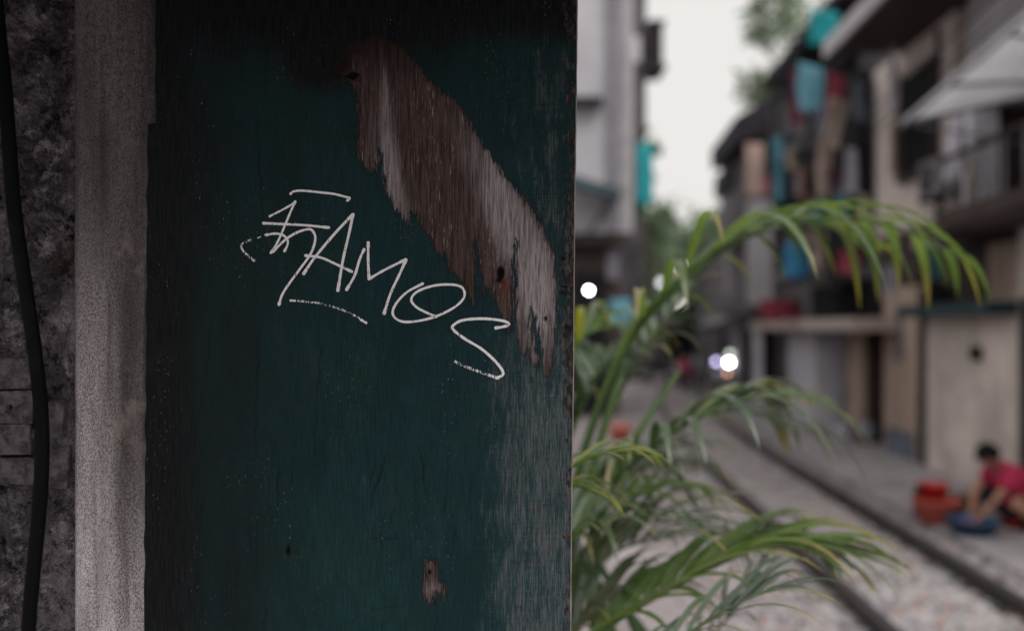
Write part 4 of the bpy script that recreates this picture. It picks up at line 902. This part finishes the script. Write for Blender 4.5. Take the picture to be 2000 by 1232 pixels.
# face and ears
hc = J['hd1'].lerp(J['hd2'], .35); fd = Vector((-.80, -.12, -.55)).normalized(); sdv = Vector((.1, -1, 0)).normalized(); upv = sdv.cross(fd); upv = upv if upv.z > 0 else -upv
def blob(name, c, r, mat, sc=(1, 1, 1), parent=pr):
    b = MB(); prof = [(math.sin(math.pi * i / 10), -math.cos(math.pi * i / 10)) for i in range(11)]; b.lathe(prof, (0, 0, 0), 16)
    b.v = [tuple(Vector(c) + fd * v[0] * r * sc[0] + sdv * v[1] * r * sc[1] + upv * v[2] * r * sc[2]) for v in b.v]; return b.build(name, mat, parent, True)
blob('nose', hc + fd * .085 - upv * .01, .015, skinm, (1.1, .8, 1.4)); blob('mouth', hc + fd * .075 - upv * .045, .014, M('lips', (.35, .1, .09), .5), (.5, 1.4, .5))
for s in (-1, 1):
    blob('eye', hc + fd * .072 + sdv * .03 * s + upv * .02, .010, black, (.6, 1.2, .7)); blob('ear', hc + sdv * .078 * s, .02, skinm, (.7, .35, 1.2))
b = MB(); nn = 22; vs = []      # hair cap: upper and rear half of the head with uneven lock ends
for i in range(nn + 1):
    for j in range(12):
        th = 2 * math.pi * i / nn; ph = (math.pi * .62 + .12 * math.sin(i * 2.3)) * j / 11; front = math.cos(th); ph *= (.74 if front > .4 else 1)
        rr_ = .098 + .006 * noise.noise(Vector((i * 1.1, j * .8, 0)))
        vs.append(hc + upv * .012 + (upv * math.cos(ph) * 1.08 + (fd * math.cos(th) + sdv * math.sin(th) * .92) * math.sin(ph)) * rr_)
b.add(vs, [(i * 12 + j, (i + 1) * 12 + j, (i + 1) * 12 + j + 1, i * 12 + j + 1) for i in range(nn) for j in range(11)]); o = b.build('hair', hairm, pr, True)
o.modifiers.new('s', 'SOLIDIFY').thickness = .008
def sub_skin(name, keys, conns, radii, mat, extra=None):
    vs_ = [extra[k] if extra and k in extra else J[k] for k in keys]; ix = {k: i for i, k in enumerate(keys)}
    skin_obj(name, vs_, [(ix[a], ix[b]) for a, b in conns], radii, mat, pr)
ex = dict(slx=J['sl'].lerp(J['el'], .75), srx=J['sr'].lerp(J['er'], .75), hem=J['pel'] + Vector((.01, 0, -.03)), col=J['ch'].lerp(J['nk'], .62))
sub_skin('shirt', ['ch', 'sp', 'pel', 'hem', 'col', 'sl', 'slx', 'sr', 'srx'], [('ch', 'sp'), ('sp', 'pel'), ('pel', 'hem'), ('ch', 'col'), ('ch', 'sl'), ('sl', 'slx'), ('ch', 'sr'), ('sr', 'srx')],
         [.20, .20, .205, .19, .09, .105, .09, .105, .09], shirtm, ex)
ex2 = dict(hlx=J['hl'].lerp(J['kl'], .88), hrx=J['hr'].lerp(J['kr'], .88))
sub_skin('shorts', ['pel', 'hl', 'hlx', 'hr', 'hrx'], [('pel', 'hl'), ('hl', 'hlx'), ('pel', 'hr'), ('hr', 'hrx')], [.155, .125, .09, .125, .09], shortm, ex2)
st = empty('low_stool', (4.45, 8.7, GZ), 'tiny low stool under the sitting person', 'stool')
b = MB(); b.box(4.31, 4.62, 8.56, 8.84, GZ + .045, GZ + .07); b.build('seat', redp, st, bevel=.008)
for x in (4.33, 4.58):
    for y in (8.58, 8.8): b = MB(); b.box(x, x + .025, y, y + .025, GZ - .002, GZ + .044); b.build('leg', redp, st)

# ================================================================== PALM
def palm_mat(name, a, b, tr=.38, rough=.36):
    n = N(name); t = n.noise(9, 3, .5); t2 = n.attr('tone'); t3 = n.attr('tipw')
    c = n.mix(n.math('ADD', n.math('MULTIPLY', n.ramp(t, .3, .7), .4), n.math('MULTIPLY', t2, .6)), a, b)
    c = n.mix(n.math('MULTIPLY', n.ramp(n.math('ADD', t3, n.math('MULTIPLY', n.math('SUBTRACT', t2, .5), .6)), .75, 1.15), .8), c, (.30, .22, .06))
    d = n.new('ShaderNodeBsdfPrincipled'); n.set(d.inputs['Base Color'], c); d.inputs['Roughness'].default_value = rough; d.inputs['Specular IOR Level'].default_value = .8; d.inputs['Coat Weight'].default_value = .35; d.inputs['Coat Roughness'].default_value = .25
    n.t.links.new(n.bump(n.noise(1, 3, .6, (90, 90, 90)), .15, .002), d.inputs['Normal'])
    q = n.new('ShaderNodeBsdfTranslucent'); n.set(q.inputs[0], n.mix(1.0, c, (1.9, 2.0, .6), 'MULTIPLY'))
    m_ = n.new('ShaderNodeMixShader'); m_.inputs[0].default_value = tr
    n.t.links.new(d.outputs[0], m_.inputs[1]); n.t.links.new(q.outputs[0], m_.inputs[2]); n.t.links.new(m_.outputs[0], n.out.inputs[0])
    return n.m
pg = palm_mat('palm_leaf_green', (.030, .070, .016), (.13, .19, .055)); pd = palm_mat('palm_leaf_dark', (.018, .045, .022), (.085, .135, .07), .2)
py_ = palm_mat('palm_leaf_yellow', (.16, .20, .04), (.34, .28, .06), .4)
stm = M('palm_stem', (.06, .12, .025), .5, 8, .25, .15, spec=.5)
rp = random.Random(11)
def leaflet_mesh(L, wd, d0, side, droop, fold=.35):
    """blade in local space from the origin: d0 start direction"""
    nseg = 9; p = Vector((0, 0, 0)); d = Vector(d0).normalized(); pts = [p.copy()]; dirs = [d.copy()]
    for i in range(nseg):
        p = p + d * (L / nseg); pts.append(p.copy()); d = (d + Vector((0, 0, -1)) * droop * (i + 1) / nseg * (1 - abs(d.z) * .6)).normalized(); dirs.append(d.copy())
    vs = []; tp = []
    for i, (q, dd) in enumerate(zip(pts, dirs)):
        t = i / nseg; wv = wd * .5 * (min(1, .45 + t * 3)) * (1 - max(0, (t - .45) / .55) ** 1.7); s = dd.cross(Vector((0, 0, 1)))
        s = (s if s.length > .05 else Vector(side)).normalized(); nrm = s.cross(dd).normalized(); lift = nrm * wv * fold
        vs += [q - s * wv + lift, q, q + s * wv + lift]; tp += [t] * 3
    fs = []
    for i in range(nseg): a = 3 * i; fs += [(a, a + 1, a + 4, a + 3), (a + 1, a + 2, a + 5, a + 4)]
    return vs, fs, tp
leaf_budget = [285]
def frond(plant, pts, L, n_, wd, droop, mat, r0=.008, start=.3, fwd=.55, lift=.25, asobj=True, tipfan=True, sides=(-1, 1), yellow=.0):
    kf = 1.10 if pts[1].y > 2.05 else 1.0; E0 = Vector((0, 0, EYE)); pts = [E0 + (Vector(p) - E0) * kf for p in pts]; L *= kf * 1.08; wd *= kf * 1.12; r0 *= kf * .85; n_ = max(3, int(n_ * .85))
    rc = catmull(pts, 10); m_ = len(rc)
    b = MB(); b.tube(rc, [r0 * (1 - .82 * i / (m_ - 1)) for i in range(m_)], 8); fo = b.build('frond', stm, plant, True)
    mass = MB(); mtone = []; mtip = []
    for k in range(n_):
        t = start + (1 - start) * (k + .5) / n_
        f = t * (m_ - 1); i = min(int(f), m_ - 2); p = rc[i].lerp(rc[i + 1], f - i); T = (rc[i + 1] - rc[max(0, i - 1)]).normalized()
        sv = T.cross(Vector((0, 0, 1))).normalized(); up = sv.cross(T).normalized()
        u = (k + .5) / n_; prof = (math.sin(math.pi * (.16 + .74 * u)) ** .8)
        for s in sides:
            LL = L * prof * rp.uniform(.82, 1.12); fw = fwd + .9 * u * u
            d0 = T * fw + sv * s * (1 - .35 * u) + up * (lift + rp.uniform(-.12, .12)) + Vector((rp.uniform(-.1, .1), rp.uniform(-.1, .1), rp.uniform(-.1, .1)))
            vs, fs, tp = leaflet_mesh(LL, wd * rp.uniform(.8, 1.15) * (.6 + .4 * prof), d0, sv, droop * rp.uniform(.7, 1.3)); tn = rp.random()
            mm = py_ if rp.random() < yellow else mat
            if asobj and leaf_budget[0] > 0:
                leaf_budget[0] -= 1
                me = bpy.data.meshes.new('leaflet'); me.from_pydata([tuple(v + p) for v in vs], [], fs)
                for nm, arr in (('tone', [tn] * len(vs)), ('tipw', tp)):
                    a = me.attributes.new(nm, 'FLOAT', 'POINT'); a.data.foreach_set('value', arr)
                link('leaflet', me, mm, fo, True); 
            else:
                mass.add([v + p for v in vs], fs); mtone += [tn] * len(vs); mtip += tp
    if mass.v:
        me = mass.me('leaflets')
        for nm, arr in (('tone', mtone), ('tipw', mtip)):
            a = me.attributes.new(nm, 'FLOAT', 'POINT'); a.data.foreach_set('value', arr)
        o = link('leaflets', me, mat, fo, True); o['kind'] = 'stuff'
    return fo
palm = empty('potted_palm', (.34, 3.0, 0), 'large green palm with long arching fronds right beside the green board', 'palm')
# main arching frond
frond(palm, [P(1110, 1000, 2.75), P(1150, 850, 2.7), P(1215, 690, 2.62), P(1300, 575, 2.55), P(1400, 485, 2.5), P(1500, 438, 2.5), P(1620, 424, 2.55), P(1740, 440, 2.65), P(1870, 500, 2.8)],
      .46, 15, .027, .85, pg, .016, .28, .95, .22, yellow=.13)
frond(palm, [P(1100, 1020, 2.6), P(1150, 840, 2.6), P(1220, 680, 2.6), P(1330, 560, 2.6), P(1450, 470, 2.6), P(1580, 440, 2.7), P(1700, 470, 2.85)], .30, 16, .024, .15, pg, .009, .25, 3.2, .1)
frond(palm, [P(1120, 1050, 2.8), P(1165, 880, 2.8), P(1215, 760, 2.8), P(1270, 660, 2.85), P(1350, 560, 2.95)], .24, 10, .02, .5, pd, .012, .5, .7, .3)
for sp in ([P(1150, 1100, 2.55), P(1190, 960, 2.55), P(1245, 850, 2.55), P(1325, 725, 2.6)], [P(1120, 1050, 2.6), P(1150, 940, 2.6), P(1190, 800, 2.62), P(1222, 700, 2.65)]):
    b = MB(); rc = catmull([Vector((0, 0, EYE)) + (p_ - Vector((0, 0, EYE))) * 1.10 for p_ in sp], 8); b.tube(rc, [.017 * (1 - .6 * i / (len(rc) - 1)) for i in range(len(rc))], 8); b.build('leaf_spear', stm, palm, True)
# to the right
frond(palm, [P(1120, 1060, 2.6), P(1200, 940, 2.5), P(1320, 840, 2.4), P(1430, 800, 2.4), P(1540, 830, 2.5)], .38, 15, .024, .55, pd, .010, .25, .9, .25)
frond(palm, [P(1150, 1080, 3.2), P(1240, 930, 3.1), P(1340, 830, 3.1), P(1440, 775, 3.1), P(1560, 765, 3.2)], .30, 12, .026, .3, pg, .009, .45, 1.1, .1, yellow=.2)
# low frond in front
frond(palm, [P(1090, 1290, 2.1), P(1200, 1210, 2.1), P(1320, 1140, 2.1), P(1430, 1085, 2.1), P(1520, 1062, 2.15), P(1590, 1075, 2.2)], .36, 19, .030, .40, pg, .015, .10, 1.25, .2)
frond(palm, [P(1380, 1110, 2.1), P(1480, 1072, 2.12), P(1560, 1070, 2.15)], .34, 4, .055, .16, pg, .007, .3, 2.6, .05)
# left tuft close to the board
frond(palm, [P(1060, 960, 1.95), P(1110, 915, 1.95), P(1180, 885, 1.95), P(1240, 885, 1.95)], .15, 8, .016, .35, pg, .005, .15, 1.3, .15, yellow=.35)
frond(palm, [P(1060, 1010, 1.9), P(1090, 960, 1.9), P(1130, 950, 1.9), P(1170, 965, 1.9)], .13, 6, .015, .5, pg, .005, .15, 1.3, .15, yellow=.25)
frond(palm, [P(1060, 900, 2.9), P(1110, 720, 2.9), P(1150, 650, 2.9), P(1230, 640, 3.0)], .26, 9, .026, .5, pg, .010, .25, .8, .25, yellow=.3)
frond(palm, [P(1060, 1000, 2.8), P(1110, 860, 2.8), P(1150, 760, 2.8), P(1180, 690, 2.9)], .28, 10, .028, .6, pd, .012, .2, .7, .3)
frond(palm, [P(1080, 1100, 2.2), P(1120, 1040, 2.2), P(1220, 1010, 2.2), P(1340, 1015, 2.25), P(1430, 1060, 2.3)], .34, 14, .014, .3, pd, .007, .1, .8, .2)
frond(palm, [P(1080, 1250, 2.4), P(1150, 1100, 2.4), P(1260, 1020, 2.4), P(1400, 1040, 2.5)], .38, 14, .016, .3, pd, .008, .1, .8, .25)
frond(palm, [P(1060, 1330, 2.6), P(1120, 1180, 2.6), P(1200, 1080, 2.6), P(1310, 1050, 2.7)], .34, 16, .02, .4, pd, .008, .1, .8, .3)
frond(palm, [P(1060, 1400, 2.3), P(1100, 1280, 2.3), P(1170, 1190, 2.3), P(1280, 1150, 2.3)], .30, 16, .018, .4, pd, .008, .1, .8, .3)
frond(palm, [P(1100, 1330, 1.95), P(1250, 1290, 1.95), P(1400, 1200, 1.95), P(1480, 1160, 1.95)], .28, 14, .014, .35, pd, .008, .05, .8, .25)
frond(palm, [P(1300, 1330, 2.3), P(1400, 1230, 2.3), P(1470, 1160, 2.3), P(1560, 1150, 2.35)], .24, 16, .009, .3, pd, .005, .1, .7, .2)
frond(palm, [P(1090, 1090, 2.3), P(1150, 1020, 2.3), P(1240, 960, 2.35), P(1350, 950, 2.4)], .30, 14, .019, .6, pg, .007, .1, .8, .25, yellow=.1)
frond(palm, [P(1060, 1180, 2.9), P(1130, 1040, 2.9), P(1230, 930, 2.9), P(1330, 900, 3.0)], .36, 18, .034, .6, pd, .012, .1, .7, .3)
frond(palm, [P(1040, 1250, 3.1), P(1090, 1090, 3.1), P(1170, 960, 3.1), P(1240, 920, 3.1)], .36, 16, .028, .6, pd, .009, .1, .7, .3)
# pot and stems
for k in range(6):
    b = MB(); x = .36 + rp.uniform(-.09, .09); y = 3.0 + rp.uniform(-.09, .09)
    b.tube(catmull([(x, y, .36), (x - .05 + rp.uniform(-.06, .1), y - .05, .8), (.17 + rp.uniform(-.02, .1), 2.9 + rp.uniform(-.1, .2), 1.1)], 5), .012, 8); b.build('stem', stm, palm, True)
pot = empty('plant_pot', (.34, 3.0, 0), 'round clay pot holding the big palm behind the green board', 'plant pot')
b = MB(); b.lathe([(0, 0), (.19, 0), (.26, .36), (.29, .37), (.29, .42), (.25, .42), (.235, .35), (0, .35)], (.34, 3.0, 0), 32); b.build('pot_body', M('clay', (.3, .13, .08), .85), pot, True)
# orange flower pot glimpsed between the stems
b = MB(); c6 = P(1212, 850, 15); c6.z = 0.0; b.lathe([(0, 0), (.12, 0), (.16, .28), (.18, .29), (.18, .33), (.15, .33), (0, .3)], c6, 24)
tag(b.build('orange_bucket', oranp, None, True), 'small orange bucket on the ground seen between the palm stems', 'bucket')
